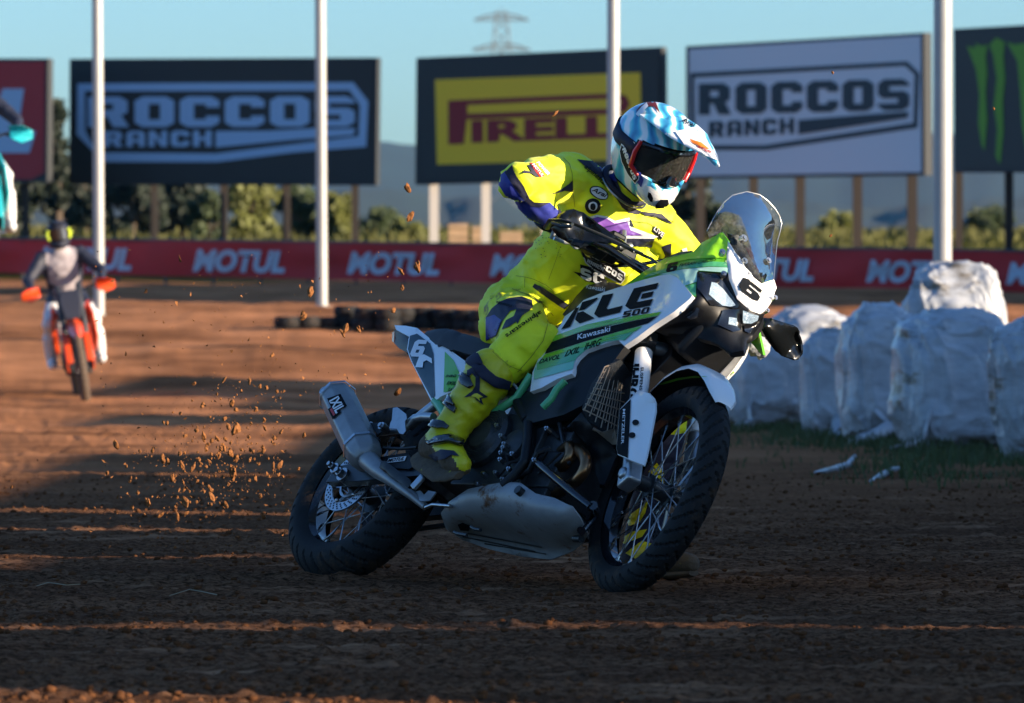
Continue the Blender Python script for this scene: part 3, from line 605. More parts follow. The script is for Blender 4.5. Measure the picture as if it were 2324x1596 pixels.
for k in (.53, .74):
    mb.tube([q(k, -.105, .03), q(k, -.05, .055), q(k, 0, .05), q(k, .05, .055), q(k, .105, .03)], .02, 10, flat=1.2)
    for s in (-1, 1): mb.cyl(q(k-.02, s*.105, .035), q(k+.022, s*.105, .035), .036, 24); mb.box(q(k, s*.105, .075), (.02, .03, .04), rx)
mb.cyl(q(.45, 0, 0), q(.78, 0, 0), .022)
obj('triple_clamp', mb.xf(steer), 'metal_dark', bike, 40, .003)
mb = MB(); cl = [(1.13, .60), (1.19, .67), (1.26, .715), (1.34, .745), (1.42, .757), (1.50, .752), (1.57, .73), (1.63, .692), (1.675, .65), (1.70, .612)]
hw = [.032, .046, .055, .060, .062, .062, .060, .056, .048, .028]; dp = [.04, .045, .04, .032, .027, .024, .022, .02, .016, .008]
vs = []
for th in (0, .006):
    for (x, z), w, d in zip(cl, hw, dp):
        for j in range(13):
            t = -1+2*j/12; vs.append((x, w*t*1.0 if abs(t) < .99 else w*t, z - d*abs(t)**4 - th))
n_ = 13; m_ = len(cl); fs = []
for L in (0, 1):
    for i in range(m_-1):
        for j in range(n_-1): a = L*m_*n_+i*n_+j; fs.append((a, a+1, a+n_+1, a+n_))
for i in range(m_-1):
    for j in (0, n_-1): a = i*n_+j; fs.append((a, a+n_, a+n_+m_*n_, a+m_*n_))
for i in (0, m_-1):
    for j in range(n_-1): a = i*n_+j; fs.append((a, a+1, a+1+m_*n_, a+m_*n_))
mb.add(vs, fs); mb.m = [1 if min(f) >= m_*n_ else 0 for f in mb.f]; fender = obj('mudguard', mb.xf(steer), ['white', 'plastic'], bike, 60)
guard = panel('fork_guard', cc(c4, [(545, 243), (600, 262), (630, 298), (641, 322), (641, 372), (608, 540), (575, 702), (490, 670), (412, 638), (404, 600), (414, 480), (425, 360), (490, 292), (530, 250)]), [-.13, -.13, -.12, -.11, -.11, -.115, -.12, -.15, -.155, -.155, -.155, -.15, -.15, -.14], 'white', bike, th=.006, puff=.014, pr=.02, st=True, mirror=True)
bg = bvh_of([guard], MBKi)
layb('guard_stripe', c4, [(428, 365), (492, 302), (484, 480), (474, 658), (414, 632), (408, 600)], bg, 'ink', guard, .003)
for p in ((521, 443), (500, 520)):
    layb('guard_hole', c4, [(p[0]+21*math.cos(a), p[1]+18*math.sin(a)) for a in [k*.5236 for k in range(12)]], bg, 'plastic', guard, .003)

M['guard_black'] = mat('guard_black', (.004, .005, .006), .2, spec=.35)
# handlebar, grips, guards, cables
bc = Vector((1.03, 0, 1.095)); bp = [bc + Vector((-.16, -.42, .04)), bc + Vector((-.09, -.22, .045)), bc + Vector((-.01, -.09, 0)), bc, bc + Vector((-.01, .09, 0)), bc + Vector((-.09, .22, .045)), bc + Vector((-.16, .42, .04))]
mb = MB().tube(bp, .012, 12); mb.box(bc+Vector((0, 0, -.03)), (.05, .12, .05)); mb.tube([bp[1], bp[5]], .009, 8)
obj('handlebar', mb.xf(steer), 'gloss_black', bike, 50)
print('grip px', [tuple(round(v) for v in (lambda w: (PW/2+FP*w.dot(Vector((1,0,0)))/w.dot(_f), PH/2-FP*w.dot(_u)/w.dot(_f)))((MBK @ steer(p))-O)) for p in (bp[0], bp[6])])
for s in (0, 6): 
    d = bp[1 if s == 0 else 5]-bp[s]; obj('grip', MB().tube([bp[s], bp[s]+d*.6], .017, 14).xf(steer), 'rubber', bike)
gr = panel('handguard', cc(c1, [(522, 945), (600, 895), (650, 868), (700, 862), (765, 888), (830, 945), (985, 1050), (1080, 1110), (1140, 1160), (1130, 1180), (1060, 1140), (960, 1100), (860, 1090), (740, 1125), (680, 1110), (590, 1062), (545, 1010)]),
    [-.45, -.44, -.42, -.40, -.37, -.34, -.27, -.22, -.19, -.19, -.22, -.27, -.31, -.36, -.38, -.42, -.44], 'guard_black', bike, th=.008, puff=.012, pr=.03, st=True, smooth=60, step=7)
mb = MB()
def ts(c, pts, ls, r, n=8, **k): mb.tube([B(c(*p), l, True) for p, l in zip(pts, ls)], r, n, **k)
ts(c1, [(505, 1000), (540, 945), (620, 945), (700, 965), (900, 1050), (1110, 1150), (1180, 1180)], [-.44, -.47, -.46, -.43, -.32, -.20, -.16], .011, 8, flat=.5)
ts(c1, [(550, 960), (610, 985), (680, 985), (690, 970)], [-.48, -.47, -.45, -.44], .006)
obj('guard_bar', mb.xf(steer), 'metal_dark', gr)
gl_ = panel('handguard', cc(c2, [(1335, 1012), (1400, 1020), (1480, 1045), (1562, 1072), (1580, 1100), (1602, 1190), (1607, 1262), (1592, 1300), (1560, 1306), (1470, 1282), (1420, 1250), (1370, 1185), (1310, 1078)]),
    [.24, .26, .31, .36, .38, .42, .43, .43, .41, .37, .34, .29, .23], 'guard_black', bike, th=.008, puff=.012, pr=.03, st=True, smooth=60, step=7)
mb = MB(); ts(c2, [(1300, 1050), (1420, 1110), (1560, 1180), (1595, 1215)], [.24, .32, .42, .44], .01, 8, flat=.5); obj('guard_bar', mb.xf(steer), 'gloss_black', gl_)
panel('guard_end', cc(c2, [(1568, 1212), (1600, 1205), (1606, 1262), (1590, 1258)]), [.45, .455, .455, .45], 'yellow_boot', gl_, th=.006, puff=.003, st=True)
mb = MB()
ts(c1, [(740, 1115), (770, 1190), (870, 1240), (1000, 1265), (1180, 1255)], [-.3, -.24, -.18, -.12, -.06], .006); ts(c1, [(1000, 1265), (1150, 1260), (1340, 1225), (1450, 1180), (1545, 1170)], [-.12, -.1, -.04, 0, .03], .006)
ts(c1, [(1090, 1130), (1180, 1185), (1250, 1215), (1310, 1260)], [-.2, -.15, -.12, -.1], .005); ts(c1, [(960, 1180), (1100, 1220), (1250, 1290)], [-.2, -.15, -.1], .005); ts(c1, [(830, 1180), (900, 1220), (1010, 1290)], [-.2, -.16, -.1], .005)
obj('cable', mb.xf(steer), 'gloss_black', bike)
mb = MB(); mb.box(B(c1(870, 1150), -.22, True), (.05, .06, .035), rx); mb.box(B(c1(960, 1185), -.17, True), (.045, .05, .04), rx); mb.box(B(c1(1060, 1195), -.12, True), (.05, .06, .05)); mb.box(B(c1(800, 1140), -.26, True), (.04, .05, .03)); mb.box(B(c1(1000, 1060), -.2, True), (.05, .05, .02))
obj('switchgear', mb.xf(steer), 'plastic', bike, 40, .006)
mb = MB(); ts(c1, [(1052, 1025), (1050, 1120)], [-.15, -.15], .011, 10); ts(c1, [(1020, 1130), (1110, 1125)], [-.17, -.13], .01, 10); ts(c1, [(560, 1070), (640, 1100), (740, 1100)], [-.40, -.36, -.30], .006)
obj('reservoir', mb.xf(steer), 'alu', bike)

# ---- bike graphics
sb = bvh_of([side], MBKi)
def ls(n, c, pts, mt, **k): return layb(n, c, pts, sb, mt, side, **k)
S32 = lambda *p: [((x/1.773+1500), (y/1.773+1150)) for x, y in p]
def mix32(p3, p2): return cc(c3, p3), cc(c2, p2)
def band(n, pts, mt, off=.0025): return lay(n, *tess(pts), sb, MBKi, mt, side, off)
band('stripe', [c3(1262, 350), c3(1500, 265), c3(1773, 205), c2(200, 1052), c2(400, 1005), c2(612, 972), c2(590, 998), c2(430, 1030), c2(200, 1082), c3(1773, 240), c3(1500, 302), c3(1240, 392)], 'green')
band('stripe', [c3(1240, 394), c3(1500, 306), c3(1773, 244), c2(200, 1086), c2(430, 1034), c2(590, 1002), c2(520, 1052), c2(420, 1082), c2(200, 1140), c3(1773, 300), c3(1500, 380), c3(1206, 474)], 'ink')
band('stripe', [c3(1206, 478), c3(1500, 384), c3(1773, 304), c2(200, 1144), c2(420, 1086), c2(480, 1072), c2(430, 1108), c2(200, 1168), c3(1773, 345), c3(1500, 418), c3(1182, 508)], 'green')
band('stripe', [c3(1182, 510), c3(1500, 420), c3(1773, 347), c2(200, 1170), c2(420, 1112), c2(350, 1175), c3(1740, 372), c3(1640, 388), c3(1500, 442), c3(1432, 498), c3(1420, 520), c3(1150, 590), c3(1148, 540)], 'teal_green')
band('stripe', [c3(1143, 560), c3(1148, 592), c3(1418, 522), c3(1404, 580), c3(1300, 608), c3(1130, 655), c3(1128, 600)], 'mint')
def wl(vf, o, x1, y1, mt, bv=None, par=None, n='lettering', off=.0035, inv=MBKi, step=5, mj=.05): return lay(n, *place(vf, o, x1, y1), bv or sb, inv, mt, par or side, off, step, mj)
c6 = crop(2200, 1080, 3.99)
for g_ in ([(180, 958), (405, 625), (478, 525), (470, 600), (325, 908)], [(520, 520), (765, 445), (760, 472), (555, 635), (465, 658)], [(445, 690), (535, 665), (710, 775), (475, 858), (405, 800)],
    [(845, 410), (1015, 380), (905, 615), (930, 635), (1165, 575), (1120, 680), (780, 765), (708, 710)], [(1345, 300), (1740, 210), (1700, 305), (1465, 355), (1385, 520), (1650, 465), (1600, 575), (1280, 635), (1205, 580)], [(1480, 385), (1660, 345), (1625, 430), (1450, 468)]):
    band('logo', cc(c6, g_), 'ink', .0035)
wl(word('Kawasaki', .012), c2(18, 1172), c2(250, 1112), c2(22, 1132), 'print_white')
wl(block('500', 2), c6(1155, 768), c6(1570, 692), c6(1190, 668), 'ink')
wl(word('DAVOL', .02, .2), c3(1165, 545), c3(1310, 508), c3(1172, 512), 'ink'); wl(word('IXIL', .02, .25), c3(1345, 495), c3(1448, 462), c3(1358, 450), 'ink'); wl(word('IHRG', .02, .25), c3(1482, 448), c3(1600, 412), c3(1495, 398), 'ink')
wl(word('Kawasaki', .01), c2(80, 808), c2(212, 832), c2(84, 776), 'print_white', bvh_of([o for o in KIDS(bike) if o.name.startswith('tank_cover')], MBKi), bike)
nb_ = bvh_of([nose], MBKi)
def ln(c, pts, mt, n='stripe', off=.0025): return lay(n, *tess(cc(c, pts)), nb_, MBKi, mt, nose, off)
ln(c2, [(1045, 405), (1085, 465), (1072, 560), (1075, 590), (950, 590), (800, 600), (660, 630), (620, 640), (700, 590), (840, 548), (900, 482), (1000, 432)], 'lime')
ln(c2, [(1076, 620), (1080, 655), (950, 650), (760, 668), (600, 700), (480, 735), (520, 705), (640, 668), (800, 632), (950, 615)], 'teal_green')
ln(c2, [(1081, 658), (1086, 694), (872, 679), (862, 760), (780, 788), (722, 724), (600, 706), (760, 672), (950, 654)], 'mint_pale')
ln(c2, [(858, 770), (858, 860), (836, 855), (784, 792)], 'teal_green')
wl(block('6'), c2(645, 695), c2(720, 683), c2(662, 630), 'ink', nb_, nose); wl(word('FERRAN CARDUS', .015, .25), c2(738, 655), c2(1000, 612), c2(746, 632), 'ink', nb_, nose)
fb = bvh_of([face], MBKi); wl(block('6'), c2(1152, 800), c2(1288, 908), c2(1197, 716), 'ink', fb, face, 'race_number')
tb = bvh_of([tail], MBKi); M['deep_teal'] = mat('deep_teal', (.005, .035, .05), .45)
lay('number_panel', *tess(cc(c3, [(250, 345), (300, 330), (393, 400), (415, 470), (425, 770), (405, 790), (335, 662), (262, 520), (235, 440)])), tb, MBKi, 'deep_teal', tail, .003)
wl(block('6'), c3(246, 492), c3(334, 496), c3(292, 374), 'print_white', tb, tail, 'race_number', .005)
lay('stripe', *tess(cc(c3, [(290, 568), (318, 492), (350, 478), (405, 508), (410, 545), (370, 520), (347, 532), (342, 572)])), tb, MBKi, 'white_clean', tail, .006)
lay('stripe', *tess(cc(c3, [(497, 457), (560, 520), (605, 620), (600, 655), (540, 735), (488, 745)])), tb, MBKi, 'green', tail, .003)
for t, a, b, c in (('IHRG', (502, 640), (575, 640), (510, 622)), ('IXIL', (510, 692), (575, 694), (518, 668)), ('DA', (520, 735), (548, 735), (524, 718))): wl(word(t, .02, .2), c3(*a), c3(*b), c3(*c), 'ink', tb, tail, 'lettering', .005)
mbv = bvh_of([silencer], MBKi)
lay('badge', *tess(cc(c5, [(352, 328), (440, 297), (484, 380), (438, 402), (445, 422), (390, 468), (358, 398), (378, 386)])), mbv, MBKi, 'ink', silencer, .003)
wl(word('IXIL', .03), c5(366, 345), c5(412, 432), c5(425, 312), 'print_white', mbv, silencer, 'lettering', .005)
lay('badge', *tess(cc(c5, [(372, 402), (386, 392), (408, 436), (396, 446)])), mbv, MBKi, 'print_red', silencer, .005)
gbv = bg; wl(word('METZELER', .01), c4(447, 362), c4(436, 575), c4(462, 362), 'print_white', gbv, guard, 'lettering', .005)
tv = bvh_of([tubeR], MBKi); wl(word('IHRG', .05), c4(485, 85), c4(470, 300), c4(545, 85), 'ink', tv, tubeR.parent, 'lettering', .002); wl(word('SUSPENSIONS', .02), c4(552, 105), c4(536, 330), c4(570, 105), 'ink', tv, tubeR.parent, 'lettering', .002)
fv = bvh_of([fender], MBKi)
lay('stripe', *tess(cc(c4, [(650, 212), (700, 190), (780, 168), (880, 155), (960, 165), (860, 168), (780, 182), (700, 205)])), fv, MBKi, 'green', fender, .003)
spv = bvh_of([o for o in KIDS(bike) if o.name.startswith('swingarm_plate')], MBKi)
lay('badge', *tess(cc(c5, [(750, 762), (768, 730), (886, 715), (872, 747)])), spv, MBKi, 'print_white', bike, .003); wl(word('MOTUL', .03, .2), c5(757, 757), c5(866, 744), c5(768, 733), 'ink', spv, bike, 'lettering', .005)

# ================================================================== THE RIDER
RL = Vector((.25, 19.62, 0)); IDM = Matrix.Identity(4)
rider = empty('person', RL); tag(rider, 'rider in yellow and navy suit and blue helmet on the green and white bike', 'person')
cj = crop(1950, 600, 2.28); ch_ = crop(2440, 380, 3.191)
def loft(mb, pts, ws, ds, wd, n=20):
    """closed body section run: half widths ws along wd, half depths ds"""
    pts = [Vector(p) for p in pts]; k = len(pts); vs = []; wd = Vector(wd)
    for i in range(k):
        t = (pts[min(i+1, k-1)]-pts[max(i-1, 0)]).normalized(); w = (wd-t*wd.dot(t)).normalized(); d = t.cross(w)
        for j in range(n):
            a = 2*math.pi*j/n; vs.append(pts[i]+w*math.cos(a)*ws[i]+d*math.sin(a)*ds[i])
    return mb.add(vs, [(i*n+j, i*n+(j+1) % n, (i+1)*n+(j+1) % n, (i+1)*n+j) for i in range(k-1) for j in range(n)]+[tuple(range(n)), tuple(range((k-1)*n, k*n))])
def limb(mb, pts, rs, n=16):
    mb.tube(pts, rs, n)
    for p, r in zip(pts, rs): mb.ball(p, r, 8)
    return mb
def meld(name, mb, voxel, mats, parent, base, smooth_it=6, wr=None, matfn=None):
    """one continuous skin round overlapping volumes"""
    me = bpy.data.meshes.new('tmp'); me.from_pydata(mb.v, [], mb.f); o = bpy.data.objects.new('tmp', me); COL.objects.link(o)
    bm = bmesh.new(); bm.from_mesh(me); bmesh.ops.recalc_face_normals(bm, faces=bm.faces); bm.to_mesh(me); bm.free()
    r = o.modifiers.new('r', 'REMESH'); r.mode = 'VOXEL'; r.voxel_size = voxel; s = o.modifiers.new('s', 'SMOOTH'); s.iterations = smooth_it; s.factor = .6
    dg = bpy.context.evaluated_depsgraph_get(); m2 = bpy.data.meshes.new_from_object(o.evaluated_get(dg)); m2.name = name; m2.materials.clear()
    bpy.data.objects.remove(o); bpy.data.meshes.remove(me)
    n = len(m2.vertices); co = np.empty(n*3, np.float32); m2.vertices.foreach_get('co', co); co = co.reshape(-1, 3)
    if wr:
        no = np.empty(n*3, np.float32); m2.vertex_normals.foreach_get('vector', no); no = no.reshape(-1, 3); co = co + no*wr(co)[:, None]
    wco = co.copy(); co = co - np.array(base, np.float32); m2.vertices.foreach_set('co', co.astype(np.float32).ravel())
    for m_ in mats: m2.materials.append(M[m_])
    if matfn:
        idx = np.array([matfn(sum((Vector(wco[i]) for i in p.vertices), Vector())/len(p.vertices)) for p in m2.polygons], np.int32); m2.polygons.foreach_set('material_index', idx)
    ob = bpy.data.objects.new(name, m2); COL.objects.link(ob); ob.parent = parent; m2.shade_smooth(); return ob
def pobj(name, mb, mats, parent, base=RL, **k): return obj(name, mb.xf(lambda v: v-base), mats, parent, **k)
def wj(c, x, y, d): return W(*c(x, y), d)

P_pel = wj(c1, 430, 1560, 19.75); P_wai = wj(c1, 560, 1385, 19.69); P_rib = wj(c1, 775, 1130, 19.60); P_che = wj(c1, 915, 905, 19.54); P_nk = wj(c1, 1010, 775, 19.49)
SHR = wj(c1, 690, 640, 19.44); SHL = wj(c1, 1270, 960, 19.60); ELR = wj(c1, 310, 668, 19.20); WRR = wj(c1, 545, 950, 19.34)
ELL = wj(c1, 1640, 1340, 19.72); GRL = MBK @ steer(bc+Vector((-.148, .385, .042))); GRR = MBK @ steer(bc+Vector((-.138, -.35, .042)))
WRL = GRL.lerp(ELL, .28)+Vector((-.01, .03, .02))
HIR = wj(c3, 960, 170, 19.70); KNR = wj(c3, 1085, 400, 19.31); BTR = wj(c3, 815, 640, 19.29); ANR = wj(c3, 490, 1080, 19.25)
HIL = Vector((.17, 19.82, .80)); KNL = Vector((.49, 19.70, .50)); ANL = wj(c4, 545, 1215, 19.76)
HC = W(*ch_(560, 640), 19.36)
Hf = Vector((.45, -.74, -.50)).normalized(); Hu = Vector((.35, -.36, .86)); Hu = (Hu-Hf*Hu.dot(Hf)).normalized(); Hl = Hu.cross(Hf)
sd_ = (SHL-SHR).normalized()
mb = MB()
loft(mb, [P_pel+(P_pel-P_wai)*.35, P_pel, P_wai, P_wai.lerp(P_rib, .5), P_rib, P_che, P_che.lerp(P_nk, .6), P_nk], [.09, .145, .128, .135, .150, .168, .15, .08], [.08, .12, .11, .112, .12, .125, .10, .07], sd_)
limb(mb, [SHR.lerp(P_che, .45), SHR, SHR.lerp(ELR, .5), ELR, ELR.lerp(WRR, .45), WRR], [.098, .084, .076, .063, .056, .040])
limb(mb, [SHL.lerp(P_che, .45), SHL, SHL.lerp(ELL, .5), ELL, ELL.lerp(WRL, .45), WRL], [.095, .078, .064, .056, .050, .038])
limb(mb, [P_pel.lerp(HIR, .4), HIR, HIR.lerp(KNR, .5), KNR, KNR.lerp(BTR, .5), BTR, BTR.lerp(ANR, .5), ANR], [.12, .105, .098, .085, .075, .064, .05, .04])
limb(mb, [P_pel.lerp(HIL, .4), HIL, HIL.lerp(KNL, .5), KNL, KNL.lerp(ANL, .5), ANL], [.12, .105, .09, .072, .055, .04])
limb(mb, [P_nk, HC-Hu*.08], [.068, .06]); mb.ball(HC, (.075, .09, .10), 12)
for q, r in ((wj(c3, 1215, 330, 19.33), .04), (wj(c1, 355, 1545, 19.72), .07), (wj(c3, 900, 290, 19.66), .08), (wj(cj, 1180, 960, 19.66), .13), (wj(cj, 1320, 960, 19.68), .11), (wj(cj, 980, 1100, 19.66), .12)): mb.ball(q, r, 10)
def wr_body(co):
    x, y, z = co[:, 0], co[:, 1], co[:, 2]
    a = vnoise(x*16+z*12, y*10, z*16-x*12)*.005 + vnoise((x+z)*40, y*26, (z-x)*14)*.003
    for k, (cx, cz, sx, amp) in enumerate(((.8, .6, 24, .0085), (-.5, .85, 30, .006), (.15, 1, 36, .0055))):
        u = x*cx+z*cz; v = -x*cz+z*cx; n = vnoise(u*sx+7*k+1.5*vnoise(u*9, v*9, y*9+k), y*9, v*6.5); m = np.clip(vnoise(x*5+k*11, y*5, z*5)+.35, 0, 1)
        a += amp*(np.clip(1-np.abs(n)*4.5, 0, 1)**1.3)*m - amp*.35*m
    return a
wa_, wb_ = P_wai+(P_pel-P_wai)*.15, (P_che-P_pel).normalized()
def mfn(p):
    if (p-HC).length < .14 and (p-HC).dot(Hu) > -.13: return 2
    return 1 if (p-wa_).dot(wb_) < 0 and p.y > 18 and not ((p-ELR).length < .2 or (p-GRL).length < .25 or (p-ELL).length < .12) else 0
body = meld('body', mb, .008, ['yellow', 'yellow_pants', 'skin'], rider, RL, 4, wr_body, mfn)
bb = bvh_of([body], IDM)
def lp(n, c, pts, mt, off=.003, par=None, bv=None, step=5, mj=.06): return lay(n, *tess(cc(c, pts)), bv or bb, IDM, mt, par or body, off, step, mj)
def lt(t, c, o, x1, y1, mt, off=.005, par=None, bv=None, n='lettering', step=5, blk=False, **k): return lay(n, *place(block(t) if blk else word(t, **k), c(*o), c(*x1), c(*y1)), bv or bb, IDM, mt, par or body, off, step, .06)
def ell(cx, cy, a, b, r, n=28): r = R(r); return [(cx+a*math.cos(t)*math.cos(r)-b*math.sin(t)*math.sin(r), cy+a*math.cos(t)*math.sin(r)+b*math.sin(t)*math.cos(r)) for t in [2*math.pi*k/n for k in range(n)]]
# jersey panels
lp('jersey_panel', cj, [(815, 88), (960, 104), (1080, 136), (1165, 178), (1190, 300), (1240, 420), (1330, 530), (1400, 560), (1380, 590), (1290, 575), (1225, 520), (1165, 420), (1100, 320), (1000, 230), (900, 160)], 'navy')
lp('jersey_panel', cj, [(965, 106), (1080, 136), (1165, 178), (1184, 290), (1120, 270), (1040, 190)], 'blue', .004)
lp('jersey_panel', cj, [(1380, 560), (1500, 572), (1590, 585), (1640, 630), (1690, 680), (1610, 650), (1540, 610), (1440, 600)], 'navy')
lp('sleeve_panel', cj, [(228, 138), (160, 205), (215, 300), (320, 440), (400, 515), (480, 522), (565, 478), (500, 480), (425, 478), (380, 440), (330, 330), (265, 240), (238, 185)], 'navy', .004)
lp('sleeve_panel', cj, [(175, 180), (110, 240), (105, 320), (190, 455), (320, 590), (430, 655), (510, 700), (600, 640), (660, 570), (565, 478), (480, 520), (400, 515), (320, 440), (215, 300), (162, 208)], 'blue')
lp('jersey_panel', cj, [(530, 412), (640, 380), (740, 310), (778, 272), (778, 382), (700, 372), (600, 402)], 'navy')
lp('jersey_print', cj, [(925, 612), (990, 590), (1090, 608), (1160, 648), (1290, 618), (1320, 705), (1555, 790), (1500, 812), (1250, 812), (1225, 745), (1120, 755), (1010, 660)], 'print_white')
lp('jersey_print', cj, [(945, 628), (1000, 608), (1090, 628), (1155, 668), (1272, 648), (1300, 730), (1415, 776), (1240, 780), (1190, 752), (1130, 755), (1060, 705)], 'purple', .0045)
lp('jersey_print', cj, [(1296, 622), (1338, 708), (1300, 690)], 'navy', .005); lp('jersey_print', cj, [(1250, 806), (1522, 808), (1497, 886), (1262, 870)], 'navy', .004)
lp('sleeve_panel', cj, [(1585, 885), (1675, 850), (1672, 1000), (1650, 1080), (1590, 1060), (1620, 960)], 'navy')
lp('badge', cj, ell(1015, 392, 92, 54, 28), 'print_black'); lp('badge', cj, ell(1015, 392, 82, 45, 28), 'print_white', .0045); lt('Arai', cj, (945, 372), (1078, 440), (962, 335), 'print_black', .006, bold=.02, shear=.3)
lp('badge', cj, ell(960, 512, 71, 70, 0), 'print_black'); lp('badge', cj, ell(960, 512, 40, 40, 0), 'print_white', .0045); lp('badge', cj, ell(960, 516, 24, 30, 0), 'print_black', .006)
lt('alpinestars', cj, (868, 170), (1085, 362), (905, 130), 'ink', .004, bold=.02, shear=.2); lt('alpinestars', cj, (1476, 618), (1690, 672), (1482, 590), 'ink', bold=.02)
lp('badge', cj, [(1512, 690), (1615, 760), (1580, 825), (1500, 740)], 'print_black'); lt('LIVE', cj, (1508, 728), (1592, 796), (1530, 692), 'print_white', .006, bold=.02)
lp('badge', cj, [(385, 118), (440, 130), (518, 240), (478, 252), (440, 200)], 'print_red'); lt('MOTUL', cj, (402, 138), (490, 246), (425, 128), 'print_white', .006, bold=.02)
lt('POWER', cj, (440, 120), (545, 235), (470, 108), 'print_white', .004, bold=.03); lp('badge', cj, [(318, 215), (330, 185), (400, 200), (360, 140), (400, 140), (468, 250), (440, 245), (400, 215)], 'navy')
lp('badge', cj, [(880, 930), (905, 930), (1100, 1010), (1258, 1122), (1252, 1180), (1215, 1224), (1080, 1156), (960, 1090), (890, 1026), (876, 980)], 'print_white', .004)
lp('badge', cj, [(890, 940), (912, 942), (1100, 1022), (1246, 1128), (1242, 1176), (1212, 1212), (1085, 1145), (966, 1078), (900, 1020), (887, 982)], 'print_black', .0055)
lt('ROCCOS', cj, (905, 985), (1222, 1195), (925, 935), 'print_white', .007, blk=True); lt('RANCH', cj, (905, 1018), (1050, 1105), (914, 990), 'print_white', .007, blk=True)
lp('badge', cj, [(782, 1105), (850, 1118), (845, 1040), (960, 1070), (1020, 1140), (1100, 1200), (1000, 1215), (900, 1195)], 'print_black', .004); lt('SC', cj, (850, 1165), (1060, 1240), (850, 1062), 'print_white', .006, blk=True)
lp('badge', cj, [(1772, 905), (1815, 890), (1824, 925), (1780, 930)], 'print_white')
lp('belt', cj, [(432, 1218), (520, 1262), (610, 1318), (742, 1412), (700, 1450), (580, 1370), (412, 1250)], 'navy', .005)
rs_ = random.Random(4)
for k in range(70):
    x, y = rs_.uniform(430, 690), rs_.uniform(760, 980); lay('vent_hole', *tess(cc(cj, ell(x, y, 4, 4, 0, 6))), bb, IDM, 'navy', body, .003, 20) if k % 2 == 0 else None
def seam(c, pts, w=2.2, mt='seam', off=.0035, par=None, bv=None):
    a = [Vector(p) for p in pts]; L_, R_ = [], []
    for i, p in enumerate(a):
        t = (a[min(i+1, len(a)-1)]-a[max(i-1, 0)]).normalized(); n = Vector((-t.y, t.x))*w; L_.append(tuple(p+n)); R_.append(tuple(p-n))
    return lp('seam', c, L_+R_[::-1], mt, off, par, bv, 5)
M['seam'] = mat('seam', (.22, .24, .01), .7)
seam(cj, [(690, 75), (745, 130), (768, 210), (776, 300), (778, 400), (800, 520)]); seam(cj, [(262, 1150), (340, 1158), (430, 1180), (540, 1235), (620, 1300)]); seam(cj, [(345, 1160), (338, 1260)]); seam(cj, [(225, 1270), (300, 1300), (420, 1340), (520, 1420), (600, 1510)], 3)
seam(cj, [(560, 1180), (620, 1020), (660, 900)], 1.6); seam(c3, [(1160, 90), (1215, 160), (1225, 260), (1190, 380), (1100, 500), (1010, 600)]); seam(c3, [(800, 420), (880, 500), (960, 560), (1040, 590)], 1.6)
# trousers
lp('trouser_panel', c3, [(950, 78), (1040, 66), (1112, 92), (1118, 140), (1090, 172), (1045, 200), (1010, 262), (985, 210), (1003, 158), (960, 168), (905, 240), (860, 345), (790, 380), (788, 215), (830, 150), (890, 100)], 'navy')
lp('trouser_panel', c3, [(790, 215), (850, 195), (898, 235), (862, 335), (788, 372)], 'blue', .0045)
lp('trouser_panel', c3, [(930, 235), (985, 205), (1010, 160), (1015, 235), (960, 275), (900, 300)], 'navy'); lp('trouser_panel', c3, [(1130, 85), (1200, 105), (1160, 112)], 'navy')
lt('alpinestars', c3, (1163, 158), (918, 330), (1185, 192), 'ink', .005, bold=.02); lt('alpinestars', c3, (868, 92), (975, 122), (862, 122), 'ink', .006, bold=.02)

# ---- boots
def boot(top, ank, heel, ball, toe, side, rt=.082, mm='yellow_boot'):
    mb = MB(); limb(mb, [top, top.lerp(ank, .4), top.lerp(ank, .75), ank], [rt, .068, .058, .058], 18)
    up = (top-ank).normalized()
    limb(mb, [heel, (heel+ball)/2+up*.02, ball, toe], [.046, .05, .045, .034], 14); limb(mb, [ank, heel], [.055, .046]); limb(mb, [ank-up*.02, ball], [.055, .045])
    for t in (.12, .3, .48, .62): mb.tube([top.lerp(ank, t)+up*.004, top.lerp(ank, t)-up*.004], rt*(1-.32*t)*1.03, 18)
    fwd = (toe-heel).normalized(); sl = side
    def wr(co): x, y, z = co.T; return vnoise(x*30, y*30, z*70)*.002 - .003*np.clip(1-np.abs(vnoise(x*14, y*14, z*46))*5, 0, 1)
    upf = (up-fwd*up.dot(fwd)).normalized()
    b = meld('boot', mb, .008, [mm, 'boot_mud'], rider, RL, 3, wr, lambda p: 1 if (p.x > .46 and p.z < .11) or (p-heel).dot(upf) < -.004+.012*math.sin(p.x*90)+(.012 if (p-heel).length < .05 else 0) and (p-ank).length < .32 and (p-ank).dot(up) < -.03 else 0)
    m = MB(); dn = -up
    loft(m, [heel+dn*.045-fwd*.05, heel+dn*.048, (heel+ball)/2+dn*.052, ball+dn*.05, toe+dn*.034, toe+dn*.03+fwd*.03], [.03, .042, .042, .05, .045, .02], [.012, .013, .013, .013, .012, .01], sl)
    pobj('sole', m, 'boot_mud', b)
    return b
boR = boot(wj(c3, 822, 610, 19.29), wj(c3, 505, 1060, 19.25), wj(c3, 405, 1135, 19.28), wj(c3, 560, 1225, 19.10), wj(c3, 612, 1262, 19.05), Vector((.6, -.5, .1)))
tb_ = bvh_of([boR], IDM)
def lb(n, pts, mt, off=.003): return lp(n, c3, pts, mt, off, boR, tb_)
o_ = lb('boot_collar', [(690, 470), (740, 480), (775, 560), (850, 625), (955, 665), (940, 725), (840, 700), (750, 640), (700, 575), (655, 540), (650, 505)], 'navy', .008)
if o_: sm = o_.modifiers.new('thick', 'SOLIDIFY'); sm.thickness = .010; sm.offset = 0
